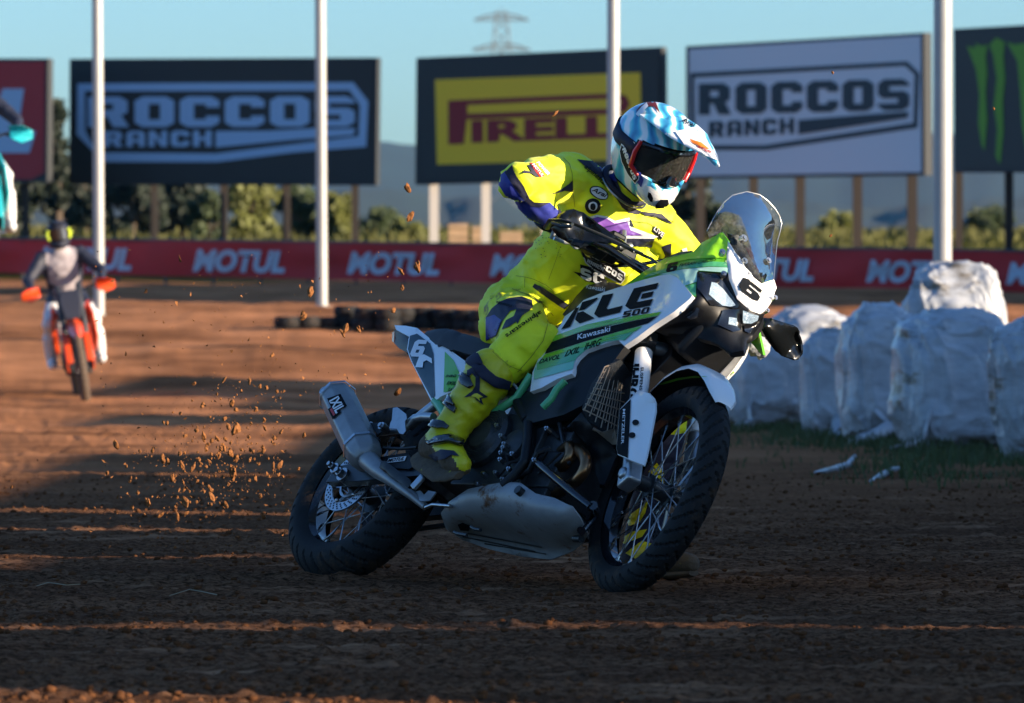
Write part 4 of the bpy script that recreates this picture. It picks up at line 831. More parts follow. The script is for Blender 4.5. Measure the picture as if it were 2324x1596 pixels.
star = [(705, 560), (735, 600), (745, 660), (742, 735), (800, 775), (752, 790), (768, 835), (720, 800), (700, 770), (632, 780), (690, 735), (712, 700), (715, 640), (690, 610), (665, 640), (672, 680), (650, 650), (655, 590)]
lb('boot_print', star, 'navy', .004); lb('boot_print', [(722, 750), (765, 775), (738, 782), (742, 805), (712, 780), (680, 772), (705, 755)], 'yellow_boot', .0055)
for s_ in ([(598, 620), (640, 610), (680, 650), (700, 700), (670, 720), (620, 690)], [(480, 760), (520, 745), (545, 790), (580, 860), (565, 895), (530, 870), (490, 820)], [(375, 945), (430, 940), (500, 965), (528, 985), (515, 1005), (440, 1000), (370, 985)], [(385, 1100), (440, 1070), (530, 1060), (615, 1090), (615, 1125), (520, 1100), (430, 1115), (390, 1120)]):
    o_ = lb('buckle_strap', s_, 'gloss_black', .012)
    if o_: sm = o_.modifiers.new('thick', 'SOLIDIFY'); sm.thickness = .012; sm.offset = 0
lb('boot_print', [(380, 1190), (470, 1150), (560, 1160), (600, 1200), (540, 1190), (500, 1215), (430, 1230)], 'navy', .004)
TOEL = Vector((.56, 19.56, .055))
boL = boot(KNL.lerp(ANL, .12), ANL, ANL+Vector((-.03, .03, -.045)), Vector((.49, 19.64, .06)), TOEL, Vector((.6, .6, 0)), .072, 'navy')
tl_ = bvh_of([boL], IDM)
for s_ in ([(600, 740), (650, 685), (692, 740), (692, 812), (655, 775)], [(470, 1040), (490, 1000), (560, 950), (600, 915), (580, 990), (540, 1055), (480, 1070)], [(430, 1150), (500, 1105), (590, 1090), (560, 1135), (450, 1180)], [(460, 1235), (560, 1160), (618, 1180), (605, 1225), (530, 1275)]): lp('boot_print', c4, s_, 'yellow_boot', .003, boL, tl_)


# ---- gloved hands closed round the grips
def hand(g, wrist, bdir, frontd, pin):
    mb = MB(); bdir = bdir.normalized(); back = (wrist-g); back = (back-bdir*back.dot(bdir)).normalized(); fr = -back; upv = bdir.cross(fr); upv = upv if upv.z > 0 else -upv
    R_ = .027
    kn = [g + bdir*o + back*.020 + upv*.030 for o in (-.033, -.011, .011, .032)]
    for i, (o, L_) in enumerate(zip((-.034, -.0115, .0115, .033), (.85, 1, .96, .8))):
        ch = []
        for a in (35, 75, 115, 160, 205, 245):
            a2 = R(35+(a-35)*L_+i*2); ch.append(g + bdir*o*pin + back*math.cos(a2)*R_*1.05 + upv*math.sin(a2)*R_*1.05)
        limb(mb, ch, [.0115, .0115, .011, .0105, .0095, .0085], 8)
        limb(mb, [wrist.lerp(g, .45)+bdir*o*.6*pin+upv*.012, ch[0]], [.016, .0125], 8)
    limb(mb, [wrist, wrist.lerp(g, .45)+upv*.005, g+back*.03], [.034, .03, .026], 10)
    s = -1 if pin > 0 else -1
    limb(mb, [wrist.lerp(g, .4)-bdir*.02*0+bdir*frontd*.03, g+back*.02+bdir*frontd*.045-upv*.012, g+fr*.005+bdir*frontd*.05-upv*.027, g+fr*.024+bdir*frontd*.045-upv*.02], [.018, .014, .012, .010], 8)
    def wr(co): x, y, z = co.T; return vnoise(x*90, y*90, z*90)*.0012
    return meld('glove', mb, .0042, [glove_m], rider, RL, 3, wr)
M['glove'] = mat('glove', (.33, .36, .40), .6, noise=.55, nscale=26, bump=.2, bscale=200); glove_m = 'glove'
bdR = (MBK.to_3x3() @ RS) @ (bp[1]-bp[0]); bdL = (MBK.to_3x3() @ RS) @ (bp[5]-bp[6])
GRL = W(1712, 783, GRL.y-.01); WRL = GRL.lerp(ELL, .28)
hand(GRR, WRR+(GRR-WRR)*.1, bdR, 1, 1.0); hand(GRL, WRL+(GRL-WRL)*.1, bdL, 1, 1.0)
pobj('sleeve_cuff', MB().tube([WRR.lerp(ELR, .16), WRR.lerp(ELR, .02)], [.046, .042], 20), 'navy', body)

# ---- helmet
def hp(f, l, u): return HC + Hf*f + Hl*l + Hu*u
mb = MB(); na, ne = 96, 56; vs = []; keep = []
def shell(a, e, s=1.0):
    A = .150 if math.cos(a) > 0 else .145; U = .132 if e > 0 else .175
    r = 1/math.sqrt((math.cos(e)*math.cos(a)/A)**2+(math.cos(e)*math.sin(a)/.122)**2+(math.sin(e)/U)**2)
    aa = math.atan2(math.sin(a), math.cos(a)); r += .044*math.exp(-((e+R(42))/R(18))**2)*math.exp(-(aa/R(36))**2) - .010*math.exp(-((e+R(38))/R(16))**2)*math.exp(-((abs(aa)-R(75))/R(22))**2)
    r += .006*math.exp(-((e-R(62))/R(14))**2)*math.cos(aa/2)**2 + .004*math.exp(-((abs(aa)-R(100))/R(9))**2)*math.exp(-((e+R(5))/R(30))**2)
    return hp(math.cos(e)*math.cos(a)*r*s, math.cos(e)*math.sin(a)*r*s, math.sin(e)*r*s)
def port(aa, e): return abs(aa) < R(64) and -R(26)+R(6)*(abs(aa)/R(64))**2 < e < R(23)-R(6)*(abs(aa)/R(64))**2
for s in (1, .93):
    for j in range(ne+1):
        e = R(90)-R(152)*j/ne
        for i in range(na): vs.append(shell(2*math.pi*i/na, e, s))
fs = []; K_ = (ne+1)*na
for j in range(ne):
    e = R(90)-R(152)*(j+.5)/ne
    for i in range(na):
        a = 2*math.pi*(i+.5)/na; aa = math.atan2(math.sin(a), math.cos(a))
        if port(aa, e): continue
        q = (j*na+i, j*na+(i+1) % na, (j+1)*na+(i+1) % na, (j+1)*na+i); fs.append(q); fs.append(tuple(x+K_ for x in reversed(q)))
        for (di, dj, e0, e1) in ((1, 0, 1, 2), (-1, 0, 3, 0), (0, 1, 2, 3), (0, -1, 0, 1)):
            a2 = 2*math.pi*(i+di+.5)/na; e2 = R(90)-R(152)*(j+dj+.5)/ne
            if port(math.atan2(math.sin(a2), math.cos(a2)), e2) or j+dj == ne: fs.append((q[e0], q[e0]+K_, q[e1]+K_, q[e1]))
mb.add(vs, fs); helmet = pobj('helmet', mb, 'helmet_paint', rider, smooth=50)
hs_ = MB(); hs_.ball(HC, .1, 14, rot=Matrix.Identity(3)); hs_.xf(lambda v: HC+(v-HC)*1.0)
pobj('helmet_liner', MB().ball(HC-Hu*.02, (.106, .106, .115), 16), 'ink', helmet)
pobj('helmet_edge', MB().tube([shell(2*math.pi*i/48, R(-62), .97) for i in range(49)], .007, 8), 'ink', helmet)
# lens, frame
mb = MB(); nn_ = 24; vs = []
for j in range(13):
    for i in range(nn_+1):
        aa = R(-58+116*i/nn_); e = R(-24+43*j/12); sq = (abs(aa)/R(58))**3*R(5); e2 = e*(1-.22*(abs(aa)/R(58))**3); vs.append(hp(.138*math.cos(aa)*math.cos(e2*.5), .122*math.sin(aa), .145*math.sin(e2)*1.0-.008))
mb.add(vs, [(j*25+i, j*25+i+1, (j+1)*25+i+1, (j+1)*25+i) for j in range(12) for i in range(nn_)])
M['goggle'] = glassmat('goggle_lens', (.42, .30, .24), .35, .05); goggles = pobj('goggles', mb, 'goggle', rider, smooth=60)
edge = [vs[i] for i in range(25)]+[vs[j*25+24] for j in range(1, 13)]+[vs[12*25+i] for i in range(23, -1, -1)]+[vs[j*25] for j in range(11, -1, -1)]
pobj('goggle_frame', MB().tube([p-Hf*.006 for p in edge], .0085, 8), 'gloss_black', goggles)
for s in (-1, 1): pobj('goggle_outrigger', MB().tube([hp(.072, s*.108, .04), hp(.070, s*.114, .0), hp(.074, s*.112, -.045), hp(.098, s*.09, -.066)], [.006, .008, .008, .006], 10), 'red', goggles)
pobj('nose_guard', MB().tube([hp(.150, 0, -.030), hp(.152, 0, -.050), hp(.14, 0, -.062)], [.010, .018, .014], 12, flat=1.0), 'gloss_black', goggles)
for s in (-1, 1): pobj('eye', MB().ball(hp(.083, s*.032, -.002), .013, 10), 'print_white', body); pobj('pupil', MB().ball(hp(.095, s*.032+.002, -.004), .006, 8), 'print_black', body)
pobj('face_nose', MB().tube([hp(.085, 0, .0), hp(.108, 0, -.03), hp(.1, 0, -.042)], [.009, .013, .012], 10), 'skin', body)
# strap
mb = MB(); sp_ = []
for k in range(41):
    a = R(62+236*k/40); q = shell(a, R(2+6*math.cos(a)*0), 1.012); sp_.append(q)
vs = []; 
for q in sp_:
    d = (q-HC).normalized(); vs += [q+Hu*.022+d*.002, q-Hu*.022+d*.002]
mb.add(vs, [(2*k, 2*k+1, 2*k+3, 2*k+2) for k in range(40)]); stp = pobj('goggle_strap', mb, 'navy', helmet, smooth=60); sm = stp.modifiers.new('thick', 'SOLIDIFY'); sm.thickness = .003
# chin bar shell with vents, peak
hb_ = bvh_of([helmet], IDM); HPn = helmet
def lh(n, pts, mt, off=.003, bv=None, par=None): return lp(n, ch_, pts, mt, off, par or helmet, bv or hb_, 4, .08)
lh('chin_guard', [(450, 1150), (520, 1170), (600, 1230), (700, 1215), (780, 1220), (800, 1270), (830, 1330), (820, 1390), (700, 1450), (580, 1495), (510, 1460), (440, 1300), (425, 1200)], 'helmet_white', .005)
lh('vent', [(492, 1235), (525, 1250), (552, 1310), (545, 1360), (515, 1350), (484, 1290)], 'ink', .008); lh('vent', [(590, 1380), (640, 1330), (735, 1330), (742, 1390), (700, 1430), (600, 1465), (572, 1440)], 'ink', .008)
lh('helmet_stripe', [(330, 1210), (450, 1400), (560, 1500), (470, 1480), (370, 1350)], 'helmet_white', .003); lh('helmet_stripe', [(160, 520), (260, 640), (330, 880), (430, 1080), (400, 1180), (300, 1060), (200, 860), (140, 660)], 'blue', .0025)
lh('badge', [(150, 620), (185, 650), (240, 860), (380, 1040), (375, 1080), (325, 1135), (230, 1020), (150, 850), (125, 720)], 'print_white', .004); lh('badge', [(155, 640), (180, 665), (232, 868), (368, 1046), (364, 1072), (325, 1122), (238, 1010), (160, 845), (135, 720)], 'print_black', .0055)
lay('lettering', *place(block('ROCCOS'), ch_(165, 690), ch_(310, 1085), ch_(205, 670)), hb_, IDM, 'print_white', helmet, .007, 4, .08)
lh('helmet_stripe', [(500, 75), (560, 68), (585, 100), (640, 240), (560, 150), (480, 150), (410, 160), (330, 220), (380, 150)], 'maroon', .003)
lh('helmet_stripe', [(330, 250), (400, 160), (470, 100), (490, 150), (440, 200), (470, 215), (400, 250), (370, 280)], 'helmet_white', .004)
pk = [(.035, .128, .100, .030), (.085, .136, .100, .030), (.14, .136, .096, .026), (.19, .128, .080, .020), (.24, .126, .062, .014), (.295, .124, .036, .007), (.342, .116, .008, .001)]
mb = MB(); vs = []
for th in (0, .004):
    for f, u, w, d in pk:
        for j in range(17):
            t = -1+j/8; vs.append(hp(f-.035*abs(t)**3 + .0, w*t, u - d*abs(t)**2.2 - (.006 if .35 < abs(t) < .55 else 0) - th))
n_ = 17; m_ = len(pk); fs = [(L*m_*n_+i*n_+j, L*m_*n_+i*n_+j+1, L*m_*n_+(i+1)*n_+j+1, L*m_*n_+(i+1)*n_+j) for L in (0, 1) for i in range(m_-1) for j in range(n_-1)]
for i in range(m_-1):
    for j in (0, n_-1): a = i*n_+j; fs.append((a, a+n_, a+n_+m_*n_, a+m_*n_))
for i in (0, m_-1):
    for j in range(n_-1): a = i*n_+j; fs.append((a, a+1, a+1+m_*n_, a+m_*n_))
mb.add(vs, fs); visor = pobj('visor_peak', mb, 'helmet_paint', helmet, smooth=60)
vb = bvh_of([visor], IDM)
lh('visor_stripe', [(830, 470), (1130, 400), (1250, 600), (1390, 850), (1130, 730), (960, 650)], 'helmet_white', .003, vb, visor)
lay('lettering', *place(word('Arai', .02, .3), ch_(905, 345), ch_(1075, 425), ch_(925, 290)), vb, IDM, 'ink', visor, .006, 4, .08)
lh('badge', [(1020, 570), (1160, 615), (1265, 700), (1240, 700), (1130, 655), (1040, 612)], 'amber', .006, vb, visor); lay('lettering', *place(word('SGR', .03, .2), ch_(1110, 672), ch_(1290, 755), ch_(1120, 648)), vb, IDM, 'print_red', visor, .006, 4, .08)
lay('lettering', *place(word('LIVING', .02, .2), ch_(680, 510), ch_(820, 545), ch_(690, 480)), vb, IDM, 'print_white', visor, .006, 4, .08)
st_b = bvh_of([stp], IDM); lay('lettering', *place(word('OAKLEY', .02, 0, 1.3), ch_(165, 400), ch_(350, 670), ch_(205, 370)), st_b, IDM, 'print_white', stp, .004, 4, .08)
# neck brace / collar
mb = MB(); nc = P_nk.lerp(HC, .22); nx = (HC-P_nk).normalized(); ca = sd_; cb = nx.cross(ca).normalized()
pobj('collar', MB().tube([nc+ca*.080*math.cos(t)+cb*.070*math.sin(t) for t in [2*math.pi*k/32 for k in range(33)]], .010, 10), 'navy', body)
pobj('neck_chain', MB().tube([nc-nx*.01+ca*.090*math.cos(t)+cb*.080*math.sin(t) for t in [2*math.pi*k/40 for k in range(41)]], .0035, 8), 'steel', body)

# ================================================================== THE PLACE
YH = PH/2 - FP*math.tan(CAMP)                       # row of the true horizon
def dz(py, z=0.0): return (CAMH-z)*FP/(py-YH)       # distance at which height z is seen at row py
_yk = np.array([-200, 56, 60, 64, 70, 79, 90, 112, 118, 135, 165, 220, 500, 1500, 9000.]); _zk = np.array([0, 0, .02, .22, .64, .96, 1.08, 1.42, 1.5, 2.35, 3.15, 3.4, 3.0, 2, 2.])
def gz(x, y):
    x = np.asarray(x, float); y = np.asarray(y, float); z = np.interp(y, _yk, _zk)
    z = z + np.clip((y-60)/20, 0, 1)*.05*vnoise(x*.35, y*.12)
    nf = np.clip((70-y)/30, 0, 1)
    z = z + .012*vnoise(x*.5+3, y*1.1) + nf*(.008*vnoise(x*2.2, y*5.5+9) + .006*vnoise(x*9, y*13) + .0055*vnoise(x*26, y*30, 3.3) + .004*vnoise(x*60, y*62, 5.1))
    z = z + np.clip((y-34)/14, 0, 1)*np.clip((116-y)/20, 0, 1)*(.036*vnoise(x*.7, y*.28, 7) + .016*vnoise(x*2.6, y*.9, 2) + .006*vnoise(x*8, y*2.4, 4))
    c = vnoise(x*17, y*19, 8.7); z = z + nf*.030*np.clip(c-.42, 0, 1)
    rut = np.exp(-((y-19.9-.05*x)/.35)**2)*np.clip((.4-x)/.8, 0, 1); z = z + .012*rut*vnoise(x*14, y*14, 1)
    for c in (Vector((-.62, 19.73, 0)), MBK @ steer(FAX)-Vector((.17, .13, 0))):
        r = np.hypot((x-c.x), (y-c.y)); z = z + .010*np.exp(-((r-.11)/.06)**2)*(1+.6*vnoise(x*20, y*20))
    z = z + .012*np.exp(-((x+.95)/.3)**2-((y-19.8)/.25)**2)*(1+vnoise(x*16, y*16))
    return z
ys = [3.0]
while ys[-1] < 9000:
    y = ys[-1]; ys.append(y + max(.02, (.030 if 12 < y < 32 else .06)*(y/16)**2 if y < 70 else .3+(y-70)*.06))
cs = np.concatenate([-np.geomspace(30, 1.06, 26), np.linspace(-1, 1, 400), np.geomspace(1.06, 30, 26)])
Y = np.array(ys)[:, None]; X = cs[None, :]*(.088*Y+.25); YY = np.broadcast_to(Y, X.shape); Z = gz(X, YY)
V = np.stack([X, YY, Z], 2).reshape(-1, 3); nr, nc2 = X.shape
i, j = np.meshgrid(np.arange(nr-1), np.arange(nc2-1), indexing='ij'); a = (i*nc2+j).ravel(); F = np.stack([a, a+1, a+nc2+1, a+nc2], 1)
me = bpy.data.meshes.new('ground'); me.vertices.add(len(V)); me.vertices.foreach_set('co', V.astype(np.float32).ravel()); me.loops.add(F.size); me.loops.foreach_set('vertex_index', F.astype(np.int32).ravel())
me.polygons.add(len(F)); me.polygons.foreach_set('loop_start', np.arange(0, F.size, 4, dtype=np.int32)); me.polygons.foreach_set('loop_total', np.full(len(F), 4, np.int32)); me.update(calc_edges=True)
ground = bpy.data.objects.new('ground', me); COL.objects.link(ground); me.shade_smooth(); tag(ground, 'brown loose dirt of the race track', 'ground', kind='structure')
def ground_mat():
    m = bpy.data.materials.new('dirt'); m.use_nodes = True; nt = m.node_tree; b = nt.nodes['Principled BSDF']; b.inputs['Roughness'].default_value = .92; b.inputs['Specular IOR Level'].default_value = 0
    tc = nt.nodes.new('ShaderNodeTexCoord'); L = nt.links.new
    def nz(sc, st=(1, 1, 1), det=8, ro=.6):
        mp = nt.nodes.new('ShaderNodeMapping'); mp.inputs['Scale'].default_value = st; L(tc.outputs['Object'], mp.inputs[0])
        n = nt.nodes.new('ShaderNodeTexNoise'); n.inputs['Scale'].default_value = sc; n.inputs['Detail'].default_value = det; n.inputs['Roughness'].default_value = ro; L(mp.outputs[0], n.inputs['Vector']); return n.outputs[0]
    def mr(f, a, b_): r = nt.nodes.new('ShaderNodeMapRange'); r.inputs[1].default_value = a; r.inputs[2].default_value = b_; L(f, r.inputs[0]); return r.outputs[0]
    def mix(f, c1_, c2_):
        x = nt.nodes.new('ShaderNodeMix'); x.data_type = 'RGBA'; L(f, x.inputs[0])
        for k, c in ((6, c1_), (7, c2_)):
            if isinstance(c, tuple): x.inputs[k].default_value = (*c, 1)
            else: L(c, x.inputs[k])
        return x.outputs[2]
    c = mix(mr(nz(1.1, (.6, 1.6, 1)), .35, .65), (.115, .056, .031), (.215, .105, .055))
    c = mix(mr(nz(38, (1, 1, 1), 6, .75), .44, .60), c, (.035, .017, .009)); c = mix(mr(nz(3, (.3, 1.6, 1), 8, .7), .54, .72), c, (.36, .19, .105))
    c = mix(mr(nz(120, (1, 1, 1), 3, .7), .62, .72), c, (.24, .17, .12))
    sx = nt.nodes.new('ShaderNodeSeparateXYZ'); L(tc.outputs['Object'], sx.inputs[0]); far = mr(sx.outputs[1], 117, 121); c = mix(mr(sx.outputs[1], 24, 46), c, mix(mr(nz(.9, (.5, .6, 1), 7, .65), .38, .62), (.19, .083, .040), (.46, .205, .098)))  # sun and shade put into the tone: lighter far dirt, darker near dirt
    g = mix(mr(nz(.5), .4, .6), (.09, .085, .015), (.045, .055, .01)); c = mix(far, c, g)
    L(c, b.inputs['Base Color']); bp_ = nt.nodes.new('ShaderNodeBump'); bp_.inputs['Strength'].default_value = .9; bp_.inputs['Distance'].default_value = .006
    L(nz(130, (1, 1, 1), 8, .7), bp_.inputs['Height']); L(bp_.outputs[0], b.inputs['Normal']); return m
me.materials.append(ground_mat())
def gzf(x, y): return float(gz(np.array([x]), np.array([y]))[0])

# loose crumbs on the track: nobody could count them
ico = bmesh.new(); bmesh.ops.create_icosphere(ico, subdivisions=1, radius=1); IV = np.array([list(v.co) for v in ico.verts]); IF = np.array([[v.index for v in f.verts] for f in ico.faces]); ico.free()
n = 26000; yy = 12.5+(rng.random(n)**1.5)*20; xx = (rng.random(n)*2-1)*(.09*yy+.2); keep = (vnoise(xx*1.7, yy*1.2, 2) > -.25) | (rng.random(n) < .25); xx, yy = xx[keep], yy[keep]; n = len(xx)
sz = .0018+.010*rng.random(n)**6; zz = gz(xx, yy)
P = IV[None]*(1+.35*(rng.random((n, len(IV), 1))*2-1))*sz[:, None, None]*np.array([1.2, 1, .8]); P = P+np.stack([xx, yy, zz+sz*.35], 1)[:, None]
F = (IF[None]+np.arange(n)[:, None, None]*len(IV)).reshape(-1, 3); me = bpy.data.meshes.new('loose_dirt'); P = P.reshape(-1, 3)
me.vertices.add(len(P)); me.vertices.foreach_set('co', P.astype(np.float32).ravel()); me.loops.add(F.size); me.loops.foreach_set('vertex_index', F.astype(np.int32).ravel()); me.polygons.add(len(F))
me.polygons.foreach_set('loop_start', np.arange(0, F.size, 3, dtype=np.int32)); me.polygons.foreach_set('loop_total', np.full(len(F), 3, np.int32)); me.update(calc_edges=True)
dm('crumb', (.12, .052, .024), .95, noise=.5, nscale=6, spec=0); me.materials.append(M['crumb'])
o = bpy.data.objects.new('loose_dirt', me); COL.objects.link(o); tag(o, 'small dark crumbs of dirt scattered over the track', 'dirt', kind='stuff')

# ---- clods thrown up behind the rear wheel
dm('clod', (.27, .115, .045), .95, noise=.6, nscale=2.5, spec=0)
rc = random.Random(11)
def clod_mesh(k):
    bm = bmesh.new(); bmesh.ops.create_icosphere(bm, subdivisions=2, radius=1); s = (rc.uniform(.35, .7), rc.uniform(.35, .6), 1.0) if k < 8 else (.8, .7, 1)
    for v in bm.verts:
        q = v.co.copy(); f = 1+.5*float(vnoise(q.x*1.6+k*7, q.y*1.6, q.z*1.6+k)); v.co = Vector((q.x*s[0]*f, q.y*s[1]*f, q.z*s[2]*f))
    me = bpy.data.meshes.new('dirt_clod'); bm.to_mesh(me); bm.free(); me.materials.append(M['clod']); return me
cms = [clod_mesh(k) for k in range(12)]
zc = crop(0, 1150, 1.68); big = [(2085, 25, 28), (2040, 200, 24), (1505, 620, 22), (1678, 630, 20), (1748, 665, 12), (1795, 672, 10), (1362, 792, 18), (1585, 823, 14), (1720, 820, 13), (1508, 882, 13), (1122, 912, 12), (1580, 960, 34), (1535, 935, 20), (1890, 970, 16), (2045, 993, 11), (1370, 1000, 28), (1243, 998, 12), (782, 1060, 26), (1025, 1097, 20), (1385, 1085, 16), (1505, 1075, 24), (1550, 1045, 15), (1770, 1090, 22), (1240, 1112, 10), (1470, 1130, 20), (1550, 1120, 28), (1095, 1150, 28), (1130, 1168, 18), (1222, 1192, 24), (1300, 1205, 26), (1335, 1155, 14), (1585, 1150, 22), (1880, 1190, 26), (2005, 1220, 10), (1565, 1240, 36), (1158, 1278, 22), (1230, 1308, 15), (1535, 1320, 16), (1900, 1270, 9), (78, 1342, 16), (995, 1445, 24), (1245, 1440, 32), (1420, 1405, 26), (1420, 1458, 11), (1520, 1460, 20), (1080, 1530, 20), (1195, 1540, 22), (1770, 1540, 22), (1900, 1450, 12), (1700, 1100, 10), (925, 1380, 12), (720, 1245, 12), (890, 1480, 12)]
wd_ = [(1260, 257, 7), (925, 428, 9), (932, 492, 9), (947, 605, 11), (910, 615, 8), (705, 662, 11), (688, 718, 10), (778, 757, 8), (785, 745, 10), (813, 747, 8), (892, 705, 5), (902, 890, 9), (540, 970, 8), (690, 988, 6), (913, 653, 6), (1885, 535, 3), (2255, 247, 3), (1890, 165, 3)]
pts = [(*zc(x, y), r/1.68/1.76) for x, y, r in big]+[(x, y, r) for x, y, r in wd_]
for k in range(222):
    x = rc.gauss(510, 90); y = rc.gauss(1050+(x-505)*-.25, 80); pts.append((min(x, 655-rc.random()*40), min(y, 1285-rc.random()*40), abs(rc.gauss(0, 2.0))+.8))
for x, y, r in pts:
    d = 20.85+rc.uniform(-.3, .5); o = bpy.data.objects.new('dirt_clod', cms[rc.randrange(8) if r > 5 else 8+rc.randrange(4)]); COL.objects.link(o)
    o.location = W(x, y, d); o.rotation_euler = (rc.uniform(-.6, .6), rc.uniform(-.9, .9), rc.uniform(0, 6)); s = r/FP*d*1.3; o.scale = (s, s, s)
    tag(o, 'clod of brown dirt in the air, thrown up by the rear wheel', 'dirt clod', 'dirt clods flying in the air')
fm = MB(); T4 = [(0, 1, 2), (0, 2, 3), (0, 3, 1), (1, 3, 2)]
for k in range(1500):
    x = rc.gauss(500, 120) if k % 3 else rc.uniform(200, 900); y = rc.gauss(1060+(x-505)*-.25, 110) if k % 3 else rc.uniform(560, 1290)
    if x > 660 and y > 900: continue
    c = W(x, min(y, 1300), 20.85+rc.uniform(-.5, .6)); sz_ = rc.uniform(.001, .0035)*(1.6 if k % 9 == 0 else 1)
    fm.add([c+Vector((rc.gauss(0, 1), rc.gauss(0, 1), rc.gauss(0, 1)))*sz_ for _ in range(4)], T4)
tag(obj('dirt_spray', fm, 'clod', None, smooth=0), 'fine spray of brown dirt specks hanging in the air behind the bike', 'dirt spray', kind='stuff')
dm('straw', (.28, .22, .13), .8)
for nm, pl, lb_ in (('straw', [(83, 1330), (110, 1322), (150, 1328), (182, 1326)], 'pale bent stalk of straw on the dirt at the lower left edge'), ('straw', [(385, 1352), (430, 1338), (455, 1342), (492, 1350)], 'pale stalk of straw on the dirt left of the rear wheel')):
    mb = MB(); q = [W(x, y, dz(y, .02)) for x, y in pl]; mb.tube(q, .0013, 5); o = obj(nm, mb, 'straw'); tag(o, lb_, 'straw')

# ---- unseen boards added out of frame; heights and gaps shape shade and light strips
dm('board', (.10, .09, .08), .8, noise=.3)
shade_caster = empty('shade_caster', (9, 25, 0)); tag(shade_caster, 'added unseen dark boards right of the track, there only to cast shade', 'shade_caster')
blocks = [(13.75, 15.5, 2.84), (15.5, 17.44, 2.66), (17.58, 19.65, 2.84), (19.92, 21.75, 2.84), (22.3, 27.9, 2.85), (28.3, 33.4, 2.9), (33.4, 42.0, 2.60), (42.0, 43.3, 2.05), (43.3, 44, 2.65), (44, 49.4, 3.1), (49.4, 51, 2.0), (51, 55.5, 2.9), (55.5, 59, 3.4), (62.5, 67, 3.0), (67, 72, 3.5)]
sills = [(17.44, 17.58, 2.44), (19.65, 19.92, 2.42), (21.75, 22.3, 2.43), (27.9, 28.3, 2.55)]  # lower spans let narrow strips of light onto the dirt
for y0, y1, h in blocks+sills:
    mb = MB().box((0, (y0+y1)/2-25, h/2), (.05, y1-y0-.002, h)); obj('caster_panel', mb, 'board', shade_caster)
for y in range(15, 73, 3): obj('post', MB().box((.08, y-25, .7), (.1, .1, 1.5)), 'board', shade_caster)
near_caster = empty('shade_caster', (13.2, 10.5, 0)); tag(near_caster, 'added unseen tall boards nearer the camera, slit to cast shade and a light strip', 'shade_caster')  # added out of frame to shade the foreground; its slit makes a light strip
for z0, z1 in ((0, 3.715), (3.83, 4.9)): obj('caster_panel', MB().box((0, 0, (z0+z1)/2), (11.6, .04, z1-z0)), 'board', near_caster)
for x in (-5.8, -2, 2, 5.8): obj('post', MB().box((x, -.07, 2.45), (.1, .1, 4.9)), 'board', near_caster)
far_caster = empty('shade_caster', (17, 96, 1)); tag(far_caster, 'added unseen tall dark boards on the far right, there only to shade the bank', 'shade_caster')  # added out of frame only to darken the bank below the banner
for y0, y1, h in ((77, 86, 6.2), (86, 97, 6.8), (97, 108, 6.3)): obj('caster_panel', MB().box((0, (y0+y1)/2-96, h/2), (.08, y1-y0-.01, h)), 'board', far_caster)

# ---- hills, pylon
dm('forest', (.008, .030, .035), .95, noise=.25, nscale=.006)  # blue-green base carries part of the distance haze
def hills(name, ridge, d0, d1, label):
    xs = np.linspace(-7000, 9500, 560); mb = MB(); vs = []; rx_ = [p[0] for p in ridge]; ry_ = [p[1] for p in ridge]
    for k, t in enumerate(np.linspace(0, 1, 14)):
        d = d0+(d1-d0)*t
        for x in xs:
            y = np.interp(x, rx_, ry_)+6*float(vnoise(x*.012, 3, 5))+2.5*float(vnoise(x*.05, 9, 5)); zr = CAMH+(YH-y)/FP*d1; z = 1+(zr-1)*(t**.8) + (2.5*float(vnoise(x*.01, t*3, 1))*t if t < .97 else 0)
            vs.append(((x-PW/2)/FP*d, d, z))
    m_ = len(xs)
    for x in xs: v = vs[13*m_+int(np.argmin(abs(xs-x)))]; vs.append((v[0]*1.2, v[1]*1.2, 0))
    mb.add(vs, [(k*m_+q, k*m_+q+1, (k+1)*m_+q+1, (k+1)*m_+q) for k in range(14) for q in range(m_-1)]); o = obj(name, mb, 'forest', None, smooth=180); tag(o, label, 'hills', kind='structure')
hills('hills', [(-900, 330), (0, 345), (500, 335), (860, 322), (945, 330), (1150, 352), (1350, 372), (1530, 368), (1800, 345), (1980, 325), (2115, 300), (2324, 312), (3300, 340)], 1500, 2900, 'wooded blue hills along the horizon')
hills('hills', [(-900, 440), (400, 450), (900, 432), (1200, 455), (1500, 470), (1700, 452), (2000, 468), (2324, 450), (3300, 440)], 700, 1200, 'lower wooded slope in front of the blue hills')
dm('pylon_steel', (.16, .18, .19), .6, metal=.3); pd = 800
mb = MB(); pw = lambda x, y, dd=0: W(x, y, pd+dd); base = W(1138, 500, pd)
for s in (-1, 1):
    for t in (0, 8):
        mb.tube([pw(1138+s*34, 470, t), pw(1138+s*20, 110, t), pw(1138+s*12, 25, t)], .11, 5)
mb.tube([pw(1138, 25), pw(1138, 18)], .1, 5)
for y, w, dp_ in ((40, 62, 12), (108, 66, 14)):
    mb.tube([pw(1138-w, y+6), pw(1138-w*.5, y-5), pw(1138, y-8), pw(1138+w*.5, y-5), pw(1138+w, y+6)], .13, 5); mb.tube([pw(1138-w, y+6), pw(1138, y+5), pw(1138+w, y+6)], .13, 5)
    for k in range(-4, 5): mb.tube([pw(1138+k*w/5, y-7+abs(k)*2), pw(1138+(k+.5)*w/5, y+5)], .07, 4)
yv = [25, 45, 70, 100, 135, 175, 220, 270, 330, 400, 470]
